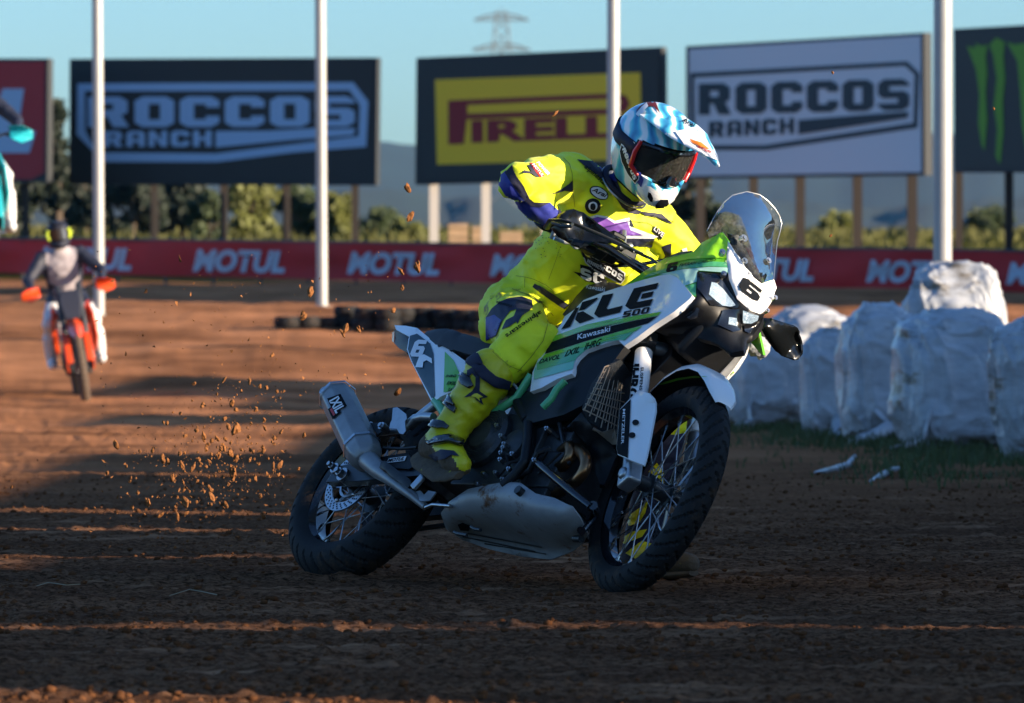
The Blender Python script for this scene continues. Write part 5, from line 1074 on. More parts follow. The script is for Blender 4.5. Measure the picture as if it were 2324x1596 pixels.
for q in range(10):
    a_, b_ = 12+8*(yv[q]-25)/85*min(1, 1), 12+8*(yv[q+1]-25)/85*.8; a_ = min(a_, 34); b_ = min(b_, 34)
    mb.tube([pw(1138-a_, yv[q]), pw(1138+b_, yv[q+1])], .08, 4); mb.tube([pw(1138+a_, yv[q]), pw(1138-b_, yv[q+1])], .08, 4)
o = obj('electricity_pylon', mb.xf(lambda v: v-base), 'pylon_steel'); o.location = base; tag(o, 'steel lattice electricity pylon rising behind the yellow billboard', 'pylon')

# ---- billboards
dm('bb_dark', (.012, .016, .018), .6); dm('bb_frame', (.015, .02, .025), .7); dm('bb_pale', (.58, .61, .66), .7); dm('bb_blue', (.30, .46, .66), .7); dm('bb_yellow', (.85, .55, .02), .7); dm('bb_red', (.34, .022, .03), .7); dm('bb_maroon', (.24, .012, .018), .7)
dm('bb_ink', (.015, .028, .04), .7); dm('bb_claw', (.12, .30, .02), .7); dm('post_wood', (.03, .022, .017), .85, noise=.3); dm('post_white', (.5, .46, .42), .7)
def plane_of(a, b, c): n = (b-a).cross(c-a).normalized(); return (a, n if n.y < 0 else -n)
def onpl(pl, x, y, off=0): a, n = pl; r = ray(x, y); t = (a+n*off-O).dot(n)/r.dot(n); return O+r*t
def sheet(name, v2, fs, pl, off, mt, par, base):
    mb = MB(); mb.add([onpl(pl, p[0], p[1], off)-base for p in v2], [tuple(f) for f in fs]); return obj(name, mb, mt, par, smooth=0)
def poly(name, pts, pl, off, mt, par, base, holes=()): v, f = tess(pts, holes); return sheet(name, v, f, pl, off, mt, par, base)
def billboard(cor, dl, dr, face, posts, pm, label, postbot=560):
    tl, tr, br, bl = cor; A, B_, C_, D_2 = W(*tl, dl), W(*tr, dr), W(*br, dr), W(*bl, dl); pl = plane_of(A, B_, D_2); n = pl[1]
    mid = (D_2+C_)/2; base = Vector((mid.x, mid.y, gzf(mid.x, mid.y))); root = empty('billboard', base); tag(root, label, 'billboard', 'billboards on posts behind the track')
    obj('panel', MB().prism([p-base-n*.16 for p in (A, B_, C_, D_2)], n*.16), 'bb_frame', root, 30)
    q = [(x+sx, y+sy) for (x, y), (sx, sy) in zip(cor, ((7, 7), (-7, 7), (-7, -7), (7, -7)))]; poly('face', q, pl, .01, face, root, base)
    for px, w in posts:
        top = onpl(pl, px, (bl[1]+br[1])/2-20, -.25); bt = Vector((top.x, top.y, gzf(top.x, top.y)-.1)); r = w/FP*top.y/2
        obj('post', MB().box(((top+bt)/2)-base, (2*r, 2*r, (top-bt).length)), pm, root)
    return root, pl, base
def words(vf, o_, x1, y1, pl, off, mt, par, base, nm='lettering'): v, f = place(vf, o_, x1, y1); return sheet(nm, v, f, pl, off, mt, par, base)
k7 = crop(0, 0, 1.4506); k8 = crop(1500, 0, .8952)
r_, pl, bs = billboard([(-420, 133), (109, 133), (107, 414), (-420, 414)], 131, 127, 'bb_red', [(58, 16), (-120, 16), (-300, 16)], 'post_wood', 'dark red billboard with a big pale italic letter, cut off by the left edge')
poly('lettering', cc(k7, [(15, 515), (140, 515), (103, 762), (208, 762), (170, 888), (-90, 888)]), pl, .02, 'bb_blue', r_, bs)
r_, pl, bs = billboard([(158, 134), (856, 131), (853, 421), (157, 419)], 129, 125.5, 'bb_dark', [(215, 16), (350, 16), (508, 17), (650, 17), (806, 17)], 'post_wood', 'black billboard with pale blue ROCCOS RANCH lettering')
poly('logo', cc(k7, [(450, 485), (2050, 478), (2137, 590), (2125, 852), (1700, 885), (1260, 940), (600, 940), (445, 780)]), pl, .02, 'bb_blue', r_, bs, [cc(k7, [(492, 530), (2028, 525), (2088, 612), (2080, 792), (1700, 838), (1250, 892), (560, 885), (495, 760)])])
words(block('ROCCOS', 1.4), k7(510, 738), k7(2058, 735), k7(510, 562), pl, .025, 'bb_blue', r_, bs); words(block('RANCH', 2), k7(600, 853), k7(1228, 850), k7(600, 762), pl, .025, 'bb_blue', r_, bs)
poly('logo', cc(k7, [(1252, 762), (1560, 760), (1820, 745), (1900, 750), (2062, 745), (2050, 785), (1700, 812), (1252, 856)]), pl, .03, 'bb_blue', r_, bs)
r_, pl, bs = billboard(cc(k8, [(148, 208), (1027, 168), (1030, 640), (144, 662)]), 125, 121, 'bb_dark', [(985, 20), (1103, 20), (1240, 20), (1375, 20)], 'post_white', 'black billboard with a yellow PIRELLI sign behind the rider')
poly('sign_face', cc(k8, [(215, 286), (950, 260), (956, 570), (222, 590)]), pl, .02, 'bb_yellow', r_, bs)
poly('logo', cc(k8, [(262, 360), (870, 334), (900, 345), (912, 370), (900, 398), (870, 408), (330, 428), (330, 412), (318, 516), (262, 518)]), pl, .03, 'bb_maroon', r_, bs, [cc(k8, [(330, 376), (868, 352), (882, 366), (868, 388), (330, 408)])])
words(word('IRELLI', .045), k8(345, 512), k8(905, 492), k8(345, 432), pl, .03, 'bb_maroon', r_, bs)
r_, pl, bs = billboard(cc(k8, [(1113, 166), (1966, 117), (1969, 628), (1113, 641)]), 121, 113, 'bb_pale', [(1590, 20), (1710, 20), (1816, 21), (1946, 21), (2070, 22)], 'post_wood', 'pale blue-grey billboard with dark ROCCOS RANCH lettering')
poly('logo', cc(k8, [(1128, 262), (1905, 220), (1948, 262), (1942, 458), (1400, 538), (1180, 538), (1130, 480)]), pl, .02, 'bb_ink', r_, bs, [cc(k8, [(1142, 278), (1898, 236), (1932, 268), (1927, 440), (1395, 520), (1190, 520), (1144, 470)])])
words(block('ROCCOS', 1.4), k8(1158, 412), k8(1912, 394), k8(1158, 300), pl, .025, 'bb_ink', r_, bs); words(block('RANCH', 2), k8(1195, 492), k8(1500, 478), k8(1195, 436), pl, .025, 'bb_ink', r_, bs)
poly('logo', cc(k8, [(1515, 430), (1760, 410), (1910, 400), (1905, 422), (1515, 482)]), pl, .03, 'bb_ink', r_, bs)
r_, pl, bs = billboard([(2164, 66), (2800, 30), (2800, 392), (2165, 392)], 112, 105, 'bb_dark', [(2176, 18), (2290, 19), (2430, 20), (2560, 20)], 'post_wood', 'black billboard with green claw marks at the right edge')
for g_ in ([(2120, 165), (2150, 172), (2150, 155), (2172, 165), (2195, 160), (2186, 200), (2192, 260), (2186, 330), (2192, 430), (2182, 540), (2172, 520), (2160, 440), (2164, 340), (2152, 250)], [(2200, 160), (2225, 135), (2255, 150), (2250, 200), (2256, 280), (2248, 360), (2250, 470), (2238, 590), (2222, 560), (2228, 460), (2216, 380), (2226, 280), (2214, 200)], [(2262, 150), (2290, 160), (2350, 150), (2345, 200), (2352, 330), (2345, 500), (2335, 560), (2318, 460), (2310, 330), (2300, 220)]):
    poly('logo', cc(k8, g_), pl, .02, 'bb_claw', r_, bs)

# ---- red banner
dm('banner_cloth', (.52, .014, .018), .7, noise=.25, nscale=.8, bump=.2, bscale=3); dm('banner_text', (.42, .48, .58), .7)
bA, bB = W(-400, 538, 121), W(2800, 578, 101); bC = W(-400, 612, 121); pl = plane_of(bA, bB, bC); base = Vector((0, 111, gzf(0, 111))); banner = empty('banner', base); tag(banner, 'long red MOTUL banner along the far edge of the track', 'banner')
mb = MB(); vs = []; N_ = 140
for k in range(N_+1):
    x = -400+3200*k/N_
    for t in range(7): y0, y1 = 542.5+.0125*x, 619.5+.0205*x; vs.append(onpl(pl, x, y0+(y1-y0)*t/6, -.02+.05*float(vnoise(x*.013, t*.5, 4)))-base)
mb.add(vs, [(k*7+t, k*7+t+1, (k+1)*7+t+1, (k+1)*7+t) for k in range(N_) for t in range(6)]); cl_ = obj('cloth', mb, 'banner_cloth', banner, 60)
bcl = bvh_of([cl_], IDM)
for x in (-260, 90, 438, 788, 1112, 1400, 1638, 1966, 2284, 2580):
    y = 610+.016*x; lay('lettering', *place(word('MOTUL', .045, .12), (x, y), (x+208, y+4), (x+6, y-52)), bcl, IDM, 'banner_text', banner, .02, 12, 3)
for k in range(30):
    x = -380+108*k; t_ = onpl(pl, x, 542+.0125*x, -.08); b_ = Vector((t_.x, t_.y, gzf(t_.x, t_.y)-.1)); obj('stake', MB().cyl(t_-base, b_-base, .03, 8), 'metal_dark', banner)
mb = MB().tube([onpl(pl, x, 541+.0125*x, -.05)-base for x in range(-400, 2900, 100)], .03, 6); obj('rail', mb, 'metal_dark', banner)

# ---- lighting masts
dm('pole_paint', (.38, .38, .37), .5, metal=.2, noise=.2, nscale=2)
for xt, xb, yb, w, d, lb_ in ((221, 225, 702, 25, 76, 'white lighting mast behind the orange dirt bike, furthest left'), (727, 731, 694, 25, 79, 'white lighting mast rising across the black billboard with pale blue lettering'), (1392, 1392, 690, 29, 66, 'pale mast behind the rider, crossing the yellow sign'), (2140, 2139, 760, 43, 46, 'thick pale mast behind the heap of wrapped bales on the right')):
    b_ = W(xb, yb, d); b_.z = gzf(b_.x, b_.y)-.05; tp_ = W(xt+(xt-xb)*.6, -420, d); r = w/FP*d/2; root = empty('lighting_mast', b_); tag(root, lb_, 'mast', 'tall pale masts round the track')
    obj('shaft', MB().tube([(0, 0, 0), tp_-b_], [r, r*.96], 24), 'pole_paint', root); obj('base_plate', MB().cyl((0, 0, .0), (0, 0, .05), r*1.8, 20), 'pole_paint', root)

# ---- wrapped bales
def film():
    m = mat('bale_film', (.43, .46, .50), .4, coat=.15, noise=.35, nscale=5, dirt=(.13, .11, .075), dscale=2.0, dth=.54, bump=1, bscale=7, stretch=(1, 1, 2.2)); return m
M['film'] = film(); zb = crop(2800, 900, 1.33)
bl_ = [((350, 465, 840, 1000), 53, .9, 'pale sunlit wrapped bale at the far end of the row, behind the handguard'), ((150, 610, 565, 1065), 47, .8, 'wrapped bale just right of the front wheel'), ((560, 580, 835, 1115), 44, .7, 'narrow wrapped bale, second from the front wheel'), ((765, 455, 1185, 1135), 41.5, .8, 'tall wrapped bale with a sunlit crumpled top'),
       ((1075, 475, 1660, 1215), 39, .8, 'big wrapped bale with swirling film, in front of the sunlit one'), ((1590, 505, 2250, 1190), 36.5, .8, 'wrapped bale cut off by the right edge'), ((1112, 222, 1622, 900), 45.3, .7, 'bright sunlit wrapped bale standing behind the row, topmost')]
for bi, ((x0, y0, x1, y1), d, dep, lb_) in enumerate(bl_):
    A, B_ = zb(x0, y0), zb(x1, y1); cx = (A[0]+B_[0])/2; wd = (B_[0]-A[0])/FP*d; top = W(cx, A[1], d).z; bx = W(cx, A[1], d); gzb = gzf(bx.x, bx.y); h = top-gzb+.04
    bm = bmesh.new(); bmesh.ops.create_icosphere(bm, subdivisions=6, radius=1)
    for v in bm.verts:
        q = v.co.copy(); f = lambda t, e: math.copysign(abs(t)**e, t); p = Vector((f(q.x, .62), f(q.y, .62), f(q.z, .55)))
        tp = 1-.10*max(0, p.z)**2+.05*float(vnoise(p.z*2+bi, bi*3, 1)); w1 = float(vnoise(q.x*2.2+bi*5, q.y*2.2, q.z*1.6)); w2 = float(vnoise(q.x*5+q.z*4, q.y*5, q.z*2.5+bi*9)); w3 = 1-abs(float(vnoise(q.x*4.2+q.z*2, q.y*4.2+bi*3, q.z*2.2)))*2
        w4 = 1-abs(float(vnoise(q.x*9+q.z*3+bi, q.y*9+bi, q.z*4-q.x*3)))*2.2; w5 = 1-abs(float(vnoise(q.x*16+q.z*9+bi, q.y*16+bi*2, q.z*9-q.x*8)))*2.4; g = 1+.09*w1+.035*w2+.05*max(0, w3)**3+.022*max(0, w4)**2+.010*max(0, w5)**2
        v.co = Vector((p.x*wd/2*1.07*tp*g, p.y*dep/2*tp*g, (p.z*g*.5+.5)*h-.02))
    me = bpy.data.meshes.new('film'); bm.to_mesh(me); bm.free(); me.materials.append(M['film']); me.shade_smooth()
    root = empty('wrapped_bale', (bx.x, bx.y+dep/2*.6, gzb)); tag(root, lb_, 'wrapped bale', 'bales wrapped in white film beside the track'); o = bpy.data.objects.new('film', me); COL.objects.link(o); o.parent = root; o.rotation_euler.z = .15*math.sin(bi*2.1)
    for k in range(1 if bi < 6 else 0):
        x = (rc.random()-.5)*wd*.8; L_ = rc.uniform(.12, .35); p0 = Vector((x, -dep*.5, .22)); q_ = [p0, p0+Vector((rc.uniform(-.1, .1), -.06, -.10)), p0+Vector((rc.uniform(-.2, .1), -.12-L_*.3, -.19)), p0+Vector((rc.uniform(-.3, .1), -.16-L_, -.205))]
        obj('torn_strip', MB().tube([a_.lerp(b_, t)+Vector((.012*math.sin(t*9+k), 0, .008*math.cos(t*7))) for a_, b_ in zip(q_[:-1], q_[1:]) for t in (0, .33, .66)]+[q_[-1]], [.05, .045, .04, .05, .045, .035, .04, .03, .02, .01], 7, flat=.3), 'film', root, 60)
for pl_, lb_ in (([(1850, 1072), (1890, 1066), (1925, 1055), (1940, 1035)], 'thin torn strip of pale film on the dirt beneath the bales, left one'), ([(1975, 1092), (2000, 1080), (2022, 1068), (2045, 1062)], 'thin torn strip of pale film on the dirt beneath the bales, right one')):
    q_ = [W(x, y, dz(y, .02)) for x, y in pl_]; tag(obj('plastic_strip', MB().tube(q_, [.006, .02, .018, .01], 7), 'film', None, 60), lb_, 'plastic strip')

# ---- grass at the bales and behind the banner
def blades(name, spots, mt, label, kind='stuff'):
    mb = MB()
    for (x, y, z, h, w) in spots:
        a = rc.uniform(0, 6.28); dx, dy = math.cos(a)*w, math.sin(a)*w; lx, ly = rc.uniform(-.5, .5)*h, rc.uniform(-.5, .5)*h
        mb.add([(x-dx, y-dy, z), (x+dx, y+dy, z), (x+dx*.6+lx*.4, y+dy*.6+ly*.4, z+h*.6), (x-dx*.6+lx*.4, y-dy*.6+ly*.4, z+h*.6), (x+lx, y+ly, z+h)], [(0, 1, 2, 3), (3, 2, 4)])
    o = obj(name, mb, mt, None, smooth=0); tag(o, label, 'grass', kind=kind)
dm('grass_dark', (.06, .085, .02), .8, noise=.4, nscale=2); dm('grass_dry', (.085, .085, .014), .85, noise=.4, nscale=.5)
sp = []
for k in range(7000):
    t = rc.random(); y = 31+17*t+rc.gauss(0, .5); xc = (zb(1650-1400*t, 0)[0]-PW/2)/FP*y; x = xc+rc.gauss(.15, .45)*(1.1-.4*t); den = float(vnoise(x*2, y*1.2, 6)); h = rc.uniform(.015, .06)*(1+1.5*max(0, den))
    if den > -.3: sp.append((x, y-.25, gzf(x, y) if False else 0.0, h, .006))
blades('grass', sp, 'grass_dark', 'green grass growing along the foot of the wrapped bales')
sp = []
for k in range(9000):
    y = rc.uniform(122, 175); x = rc.uniform(-.1, .1)*y; z = float(np.interp(y, _yk, _zk)); sp.append((x, y, z-.05, rc.uniform(.08, .30)*(1+.8*float(vnoise(x*.4, y*.1, 3))), .05))
blades('tall_grass', sp, 'grass_dry', 'tall dry grass on the bank behind the red banner')

# ---- trees and bushes
dm('leaf_dark', (.008, .018, .006), .7, noise=.5, nscale=3); dm('leaf_green', (.030, .050, .008), .7, noise=.5, nscale=2); dm('leaf_yellow', (.10, .11, .012), .7, noise=.4, nscale=2); dm('bark', (.09, .065, .045), .9, noise=.3)
def tree(px, pyb, pyt, wpx, d, mt, label, cat='tree', n=2600, cone=False, trunk=.25):
    b_ = W(px, pyb, d); b_.z = min(b_.z, gzf(b_.x, b_.y)); top = W(px, pyt, d).z; h = top-b_.z; w = wpx/FP*d/2; root = empty('tree' if cat == 'tree' else 'bush', b_); tag(root, label, cat, 'trees and bushes behind the billboards')
    r1 = random.Random(int(px*7+pyt)); mb = MB(); mb.tube([(0, 0, -.2), (w*.05, 0, h*.4), (-w*.04, 0, h*.85)], [h*.03+.03, h*.02+.02, .02], 8)
    for k in range(6): a = r1.uniform(0, 6.28); z0 = h*r1.uniform(.25, .6); mb.tube([(0, 0, z0), (math.cos(a)*w*.35, math.sin(a)*w*.35, z0+h*.12), (math.cos(a)*w*.7, math.sin(a)*w*.7, z0+h*.2)], [.05, .035, .015], 6)
    obj('trunk', mb, 'bark', root); cl = []
    for k in range(26 if not cone else 34):
        t = r1.uniform(trunk, 1); a = r1.uniform(0, 6.28); rad = (w*(1-t)*1.1+.1*w if cone else w*math.sqrt(max(.05, 1-((t-.5)/.62)**2)))*r1.uniform(.3, .95)
        cl.append((math.cos(a)*rad, math.sin(a)*rad, h*t*.93, w*(r1.uniform(.22, .42) if not cone else .26)))
    vs, fs = [], []; per = n//len(cl); s = .045*h+.04
    for cx, cy, cz, cr in cl:
        for q in range(per):
            v = Vector((r1.gauss(0, 1), r1.gauss(0, 1), r1.gauss(0, 1))).normalized()*cr*(r1.random()**.4); c0 = Vector((cx, cy, cz))+v; u = Vector((r1.gauss(0, 1), r1.gauss(0, 1), r1.gauss(0, 1))).normalized()*s*r1.uniform(.4, 1); t2 = u.orthogonal()*r1.uniform(.4, .7); k = len(vs)
            vs += [c0-u, c0+t2, c0+u, c0-t2]; fs.append((k, k+1, k+2, k+3))
    obj('crown', MB().add(vs, fs), mt, root, smooth=0)
for px, pb, pt, wp, d, mt, lb_, cat, cone in ((130, 560, 205, 75, 150, 'leaf_dark', 'dark narrow evergreen between the red and the black billboard', 'tree', True), (30, 560, 330, 150, 155, 'leaf_dark', 'dark evergreen behind the red billboard', 'tree', False), (190, 560, 340, 170, 152, 'leaf_dark', 'dark evergreen behind the left end of the black billboard', 'tree', False),
    (300, 560, 400, 160, 148, 'leaf_dark', 'dark low tree under the black billboard, left of its second post', 'tree', False), (410, 560, 395, 150, 150, 'leaf_dark', 'dark tree under the middle of the black billboard', 'tree', False), (470, 560, 440, 90, 140, 'leaf_green', 'green bush by the middle post of the black billboard', 'bush', False), (575, 560, 415, 140, 142, 'leaf_yellow', 'sunlit yellow-green bush right of the middle post of the black billboard', 'bush', False),
    (690, 560, 425, 130, 145, 'leaf_green', 'green bush behind the second mast', 'bush', False), (760, 560, 440, 90, 144, 'leaf_yellow', 'yellow-green bush under the right end of the black billboard', 'bush', False), (870, 560, 480, 110, 150, 'leaf_green', 'low bush in the gap right of the black billboard', 'bush', False), (925, 560, 505, 80, 145, 'leaf_yellow', 'low yellow-green bush left of the yellow sign', 'bush', False),
    (1560, 570, 375, 110, 150, 'leaf_dark', 'dark green tree behind the left end of the pale billboard', 'tree', False), (1640, 570, 470, 90, 150, 'leaf_green', 'low green bush behind the windshield', 'bush', False), (1900, 570, 480, 90, 170, 'leaf_yellow', 'sunlit pale bush under the pale billboard', 'bush', False), (2230, 570, 470, 130, 160, 'leaf_green', 'green bush under the claw billboard', 'bush', False)):
    tree(px, pb, pt, wp, d, mt, lb_, cat, cone=cone)

# ---- stacks of tyres on the bank, crates beyond the banner
rx = random.Random(3)
for k in range(11):
    px = 655+44*k+rx.uniform(-5, 5); d = 70.5+rx.uniform(-.5, .5); x = (px-PW/2)/FP*d; z = gzf(x, d); root = empty('tyre_stack', (x, d, z)); tag(root, f'stack of old tyres on the bank behind the bike', 'tyre stack', 'low stacks of old tyres on the bank')
    for q in range(1 if k < 3 else 2):
        mb = MB().lathe((rx.uniform(-.02, .02), 0, .08+.13*q), (0, 0, 1), [(-.06, .07), (-.065, .13), (-.03, .15), (.03, .15), (.065, .13), (.06, .07), (0, .06)], 28, 0, True); obj('tyre', mb, 'rubber', root)
dm('crate_wood', (.42, .28, .17), .8, noise=.3, nscale=3)
for px, py, w, h, lb_ in ((1040, 545, 44, 48, 'tan wooden crate beyond the banner, left of the rider'), (1088, 545, 34, 42, 'tan wooden crate beyond the banner beside a white post'), (1160, 545, 50, 30, 'low tan crate beyond the banner, nearest the rider')):
    d = 128; p = W(px, py+12, d); hh = h/FP*d; ww = w/FP*d; root = empty('crate', (p.x, p.y, p.z-.2)); tag(root, lb_, 'crate', 'wooden crates beyond the banner')
    obj('body', MB().box((0, 0, (hh+.2)/2), (ww, .5, hh+.2)), 'crate_wood', root, 40, .01)
    for q in range(4): obj('slat', MB().box((0, -.27, .05+(hh+.1)*q/3), (ww*1.02, .03, .07)), 'crate_wood', root)

# ---- air: things far away fade towards blue
hz = bpy.data.materials.new('haze'); hz.use_nodes = True; nt = hz.node_tree; nt.nodes.remove(nt.nodes['Principled BSDF']); pv = nt.nodes.new('ShaderNodeVolumePrincipled')
pv.inputs['Density'].default_value = HZD; pv.inputs['Color'].default_value = (.16, .55, 1, 1); pv.inputs['Anisotropy'].default_value = .2; nt.links.new(pv.outputs[0], nt.nodes['Material Output'].inputs['Volume'])
mb = MB().box((0, 1600, 124), (2600, 4000, 260)); o = obj('haze', mb, hz, None, smooth=0); tag(o, 'pale blue air in front of the far hills', 'haze', kind='stuff')

# ================================================================== THE OTHER TWO RIDERS
dm('orange', (.70, .07, .01), .35, coat=.3); dm('teal', (.02, .42, .48), .35, coat=.3); dm('suit_dark', (.012, .016, .035), .65, noise=.2); dm('suit_pale', (.40, .36, .39), .65, noise=.3, nscale=9); dm('suit_white', (.72, .72, .72), .6, noise=.2, nscale=8); dm('neon', (.6, .75, .03), .4); dm('tyre_dust', (.10, .07, .05), .9, noise=.3)
def dirt_bike(mtx, paint, label):
    """x forward, y left, z up from the ground under the rear wheel"""
    root = empty('motorcycle', mtx=mtx); tag(root, label, 'motorcycle')
    for c, r, w, rr in (((0, 0, .33), .33, .062, .225), ((1.45, 0, .355), .355, .045, .27)):
        m = MB(); n = 40; vs = []
        for i in range(160):
            th = 2*math.pi*i/160
            for j in range(17):
                ph = R(-125+250*j/16); q = r-w+w*math.cos(ph)-(.012 if (i % 4) < 2 and abs(ph) < 1.2 else 0)*math.cos(ph); vs.append(Vector(c)+Vector((math.cos(th)*q, w*math.sin(ph), math.sin(th)*q)))
        wh = obj('wheel', MB().lathe(c, (0, 1, 0), [(-.02, rr), (-.02, rr-.015), (.02, rr-.015), (.02, rr)], 40, 0, True).lathe(c, (0, 1, 0), [(-.05, 0), (-.05, .03), (.05, .03), (.05, 0)], 20), 'gloss_black', root)
        m.add(vs, [(i*17+j, ((i+1) % 160)*17+j, ((i+1) % 160)*17+j+1, i*17+j+1) for i in range(160) for j in range(16)]); obj('tyre', m, 'tyre_dust', wh, 30)
        for k in range(24):
            a = 2*math.pi*k/24; obj('spoke', MB().tube([Vector(c)+Vector((math.cos(a+.5)*.03, (.04 if k % 2 else -.04), math.sin(a+.5)*.03)), Vector(c)+Vector((math.cos(a)*rr, 0, math.sin(a)*rr))], .0025, 5), 'steel', wh)
    ax = Vector((1.45, 0, .355)); st = Vector((-.45, 0, .89))
    for s in (-1, 1):
        y = Vector((0, s*.10, 0)); fk = obj('fork_leg', MB().tube([ax+y-st*.03, ax+y+st*.35, ax+y+st*.36, ax+y+st*.88], [.026, .024, .029, .029], 14), 'metal_dark', root)
        obj('fork_guard', MB().prism([ax+Vector((.05, s*.115, -.05)), ax+Vector((.07, s*.13, .08)), ax+Vector((-.05, s*.13, .40)), ax+Vector((-.11, s*.12, .38)), ax+Vector((-.03, s*.12, .02))], (0, s*.012, 0)).box(ax+Vector((.03, s*.10, .18)), (.02, .06, .30), Matrix.Rotation(-.45, 3, 'Y')), paint, fk, 40, .004)
        obj('radiator_shroud', MB().prism([(.62, s*.12, .86), (.95, s*.16, .98), (1.18, s*.19, .84), (1.14, s*.20, .62), (.98, s*.17, .48), (.80, s*.14, .66)], (0, s*.025, 0)), paint, root, 40, .006)
        obj('side_plate', MB().prism([(-.05, s*.07, .92), (.35, s*.10, .86), (.45, s*.11, .60), (.15, s*.10, .62)], (0, s*.02, 0)), 'suit_pale', root, 40, .005)
        obj('handguard', MB().prism([(.96, s*.28, 1.16), (1.06, s*.26, 1.18), (1.10, s*.38, 1.17), (1.04, s*.46, 1.13), (1.02, s*.46, 1.06), (1.06, s*.36, 1.03), (1.05, s*.27, 1.08)], (-.03, 0, .0)), paint, root, 40, .008)
        obj('grip', MB().tube([(.98, s*.25, 1.12), (.95, s*.40, 1.12)], .017, 10), 'rubber', root); obj('foot_peg', MB().box((.50, s*.20, .36), (.06, .12, .015)), 'steel', root)
    obj('handlebar', MB().tube([(.95, -.4, 1.12), (.98, -.22, 1.12), (1.06, -.08, 1.06), (1.06, .08, 1.06), (.98, .22, 1.12), (.95, .4, 1.12)], .012, 10), 'gloss_black', root)
    obj('front_plate', MB().prism([(1.20, -.09, 1.10), (1.20, .09, 1.10), (1.24, .11, 1.0), (1.27, .08, .82), (1.27, -.08, .82), (1.24, -.11, 1.0)], (.02, 0, 0)), 'suit_dark', root, 40, .01)
    fm = MB(); vs = []; pts = [(.98, .84), (1.15, .83), (1.35, .80), (1.55, .77), (1.72, .73), (1.82, .69)]; wd = [.06, .08, .08, .075, .06, .02]
    for th in (0, .012):
        for (x, z), w in zip(pts, wd):
            for j in range(9): t = -1+j/4; vs.append((x, w*t, z-.05*abs(t)**2-th))
    fm.add(vs, [(L*54+i*9+j, L*54+i*9+j+1, L*54+(i+1)*9+j+1, L*54+(i+1)*9+j) for L in (0, 1) for i in range(5) for j in range(8)]); obj('mudguard', fm, paint, root, 60)
    obj('rear_mudguard', MB().prism([(-.35, -.06, .98), (-.30, -.07, .93), (.05, -.08, .84), (.1, -.08, .92)], (0, .15, 0)), paint, root, 40, .01)
    obj('engine', MB().box((.72, 0, .42), (.36, .26, .3)).box((.78, 0, .62), (.18, .2, .2)).cyl((.66, -.15, .42), (.66, .15, .42), .09, 20), 'engine', root, 40, .02)
    obj('frame', MB().tube([(1.22, 0, .95), (1.12, 0, .6), (.95, 0, .28), (.55, 0, .28), (.5, 0, .6), (.6, 0, .85), (1.2, 0, .92)], .025, 10).tube([(.5, -.08, .38), (0, -.1, .33)], .025, 8).tube([(.5, .08, .38), (0, .1, .33)], .025, 8), 'metal_dark', root)
    obj('fuel_tank', MB().prism([(.6, -.11, .92), (.78, -.12, 1.0), (1.05, -.1, .98), (1.12, -.08, .84), (.7, -.12, .8)], (0, .22, 0)), paint, root, 40, .03)
    obj('seat', MB().prism([(-.1, -.07, .95), (.3, -.08, .92), (.66, -.08, .95), (.68, -.08, .88), (.3, -.08, .84), (-.1, -.07, .89)], (0, .15, 0)), 'seat', root, 40, .02)
    return root
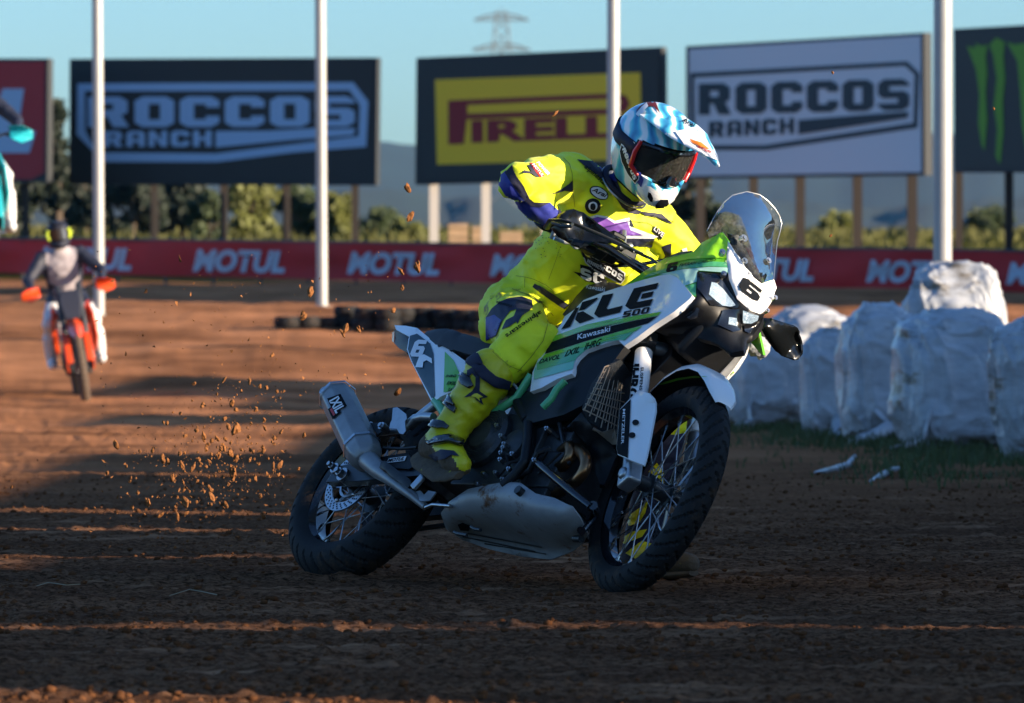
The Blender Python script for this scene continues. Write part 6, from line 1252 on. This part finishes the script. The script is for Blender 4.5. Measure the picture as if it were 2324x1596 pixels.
def dirt_rider(mtx, label, trim, lid):
    base = mtx.to_translation(); root = empty('person', base); tag(root, label, 'person'); w = lambda x, y, z: mtx @ Vector((x, y, z))
    mb = MB(); pel = w(.30, 0, 1.03); wai = w(.36, 0, 1.16); che = w(.50, 0, 1.38); nk = w(.56, 0, 1.52); yd = (w(0, 1, 0)-w(0, 0, 0)).normalized(); hd = w(.66, 0, 1.66)
    loft(mb, [pel-(wai-pel)*.4, pel, wai, wai.lerp(che, .6), che, nk], [.12, .18, .17, .20, .21, .10], [.1, .13, .12, .13, .12, .08], yd)
    for s in (-1, 1):
        sh = w(.53, s*.19, 1.45); el = w(.70, s*.37, 1.24); hn = w(.95, s*.33, 1.135); hi = w(.30, s*.1, 1.02); kn = w(.72, s*.22, .80); an = w(.45, s*.24, .46)
        limb(mb, [sh.lerp(che, .4), sh, el, hn], [.09, .075, .055, .036]); limb(mb, [hi.lerp(pel, .4), hi, kn, an], [.11, .105, .075, .05]); limb(mb, [an, w(.62, s*.24, .39)], [.045, .04])
    limb(mb, [nk, hd], [.06, .07]); mb.ball(hd, .1, 10)
    gmat = lambda q: 0 if ((q-che).length < .24 or (q-wai).length < .15) and abs((q-che).dot(yd)) < .15 else (2 if q.z < pel.z-.05 and abs((q-pel).dot(yd)) > .1 else 1)
    b = meld('body', mb, .02, [trim, 'suit_dark', 'suit_white'], root, base, 4, lambda co: vnoise(co[:, 0]*20, co[:, 1]*20, co[:, 2]*20)*.008, gmat)
    pj = lambda nm, m_, mt, par=b, **k: obj(nm, m_.xf(lambda v: v-base), mt, par, **k)
    for s in (-1, 1):
        an = w(.45, s*.24, .46); m_ = MB(); limb(m_, [w(.60, s*.235, .66), w(.50, s*.24, .5), an], [.07, .062, .058]); limb(m_, [w(.40, s*.24, .40), w(.52, s*.24, .40), w(.66, s*.245, .39)], [.05, .055, .04]); x_ = meld('boot', m_, .012, ['suit_white'], root, base, 3)
        h_ = w(.95, s*.33, 1.135); m_ = MB(); limb(m_, [w(.90, s*.35, 1.16), h_], [.036, .032])
        for k in range(4): o_ = (k-1.5)*.021; limb(m_, [w(.945, s*.33+o_, 1.15), w(.975, s*.33+o_, 1.135), w(.97, s*.33+o_, 1.105), w(.945, s*.33+o_, 1.10)], [.012, .012, .011, .01], 6)
        limb(m_, [w(.93, s*.29, 1.15), w(.95, s*.27, 1.11), w(.97, s*.275, 1.105)], [.014, .012, .011], 6); meld('glove', m_, .006, ['suit_dark'], root, base, 2)
    H = lambda f, l, u: w(.66+f, l, 1.66+u); m_ = MB(); vs = []; fs = []
    for j in range(29):
        e = R(90-150*j/28)
        for i in range(48):
            a = 2*math.pi*i/48; r = 1/math.sqrt((math.cos(e)*math.cos(a)/.148)**2+(math.cos(e)*math.sin(a)/.122)**2+(math.sin(e)/(.132 if e > 0 else .17))**2)+.035*math.exp(-((e+R(42))/R(17))**2)*math.exp(-(math.atan2(math.sin(a), math.cos(a))/R(36))**2); vs.append(H(math.cos(e)*math.cos(a)*r, math.cos(e)*math.sin(a)*r, math.sin(e)*r))
    for j in range(28):
        for i in range(48):
            a = math.atan2(math.sin(2*math.pi*(i+.5)/48), math.cos(2*math.pi*(i+.5)/48)); e = 90-150*(j+.5)/28
            if not (abs(a) < R(60) and -28 < e < 20): fs.append((j*48+i, j*48+(i+1) % 48, (j+1)*48+(i+1) % 48, (j+1)*48+i))
    hm = pj('helmet', m_.add(vs, fs), lid, root); sm = hm.modifiers.new('thick', 'SOLIDIFY'); sm.thickness = .012
    pj('visor_peak', MB().prism([H(.06, -.095, .125), H(.2, -.085, .14), H(.28, -.03, .11), H(.28, .03, .11), H(.2, .085, .14), H(.06, .095, .125)], H(0, 0, -.008)-H(0, 0, 0)), 'suit_dark', hm, bevel=.003)
    m_ = MB(); vs = [H(.132*math.cos(R(a)), .12*math.sin(R(a)), u) for u in (-.06, 0, .045) for a in range(-55, 56, 10)]; m_.add(vs, [(r*12+i, r*12+i+1, (r+1)*12+i+1, (r+1)*12+i) for r in (0, 1) for i in range(11)]); pj('goggles', m_, 'lens', root, smooth=60)
    pj('goggle_strap', MB().tube([H(.02+.125*math.cos(R(a)), .128*math.sin(R(a)), 0) for a in range(60, 301, 12)], .02, 8, flat=.4), 'neon', hm)
    for s in (-1, 1): pj('goggle_frame', MB().tube([H(.09, s*.1, .045), H(.08, s*.112, 0), H(.09, s*.1, -.055)], .015, 8), 'neon', hm)
    return root
def seat_at(px, py, d, z, yaw, roll, pitch=0, fwd=0.0):
    r = Matrix.Rotation(yaw, 3, 'Z') @ Matrix.Rotation(roll, 3, 'X') @ Matrix.Rotation(pitch, 3, 'Y'); p = W(px, py, d); return Matrix.Translation(p - r @ Vector((fwd, 0, 0))) @ r.to_4x4()
m2 = seat_at(196, 914, 60, 0, R(-84), R(8.5), 0, 1.45)
dirt_bike(m2, 'orange', 'orange and black dirt bike coming down the track on the left'); dirt_rider(m2, 'rider in pale and dark blue kit on the orange dirt bike', 'suit_pale', 'suit_dark')
m3 = seat_at(-20, 610, 50, 0, R(-82), R(5), R(-4), 1.45)
dirt_bike(m3, 'teal', 'teal dirt bike in the air, cut off by the left edge'); dirt_rider(m3, 'rider in dark and pink kit on the airborne teal bike at the left edge', 'suit_pale', 'suit_dark')
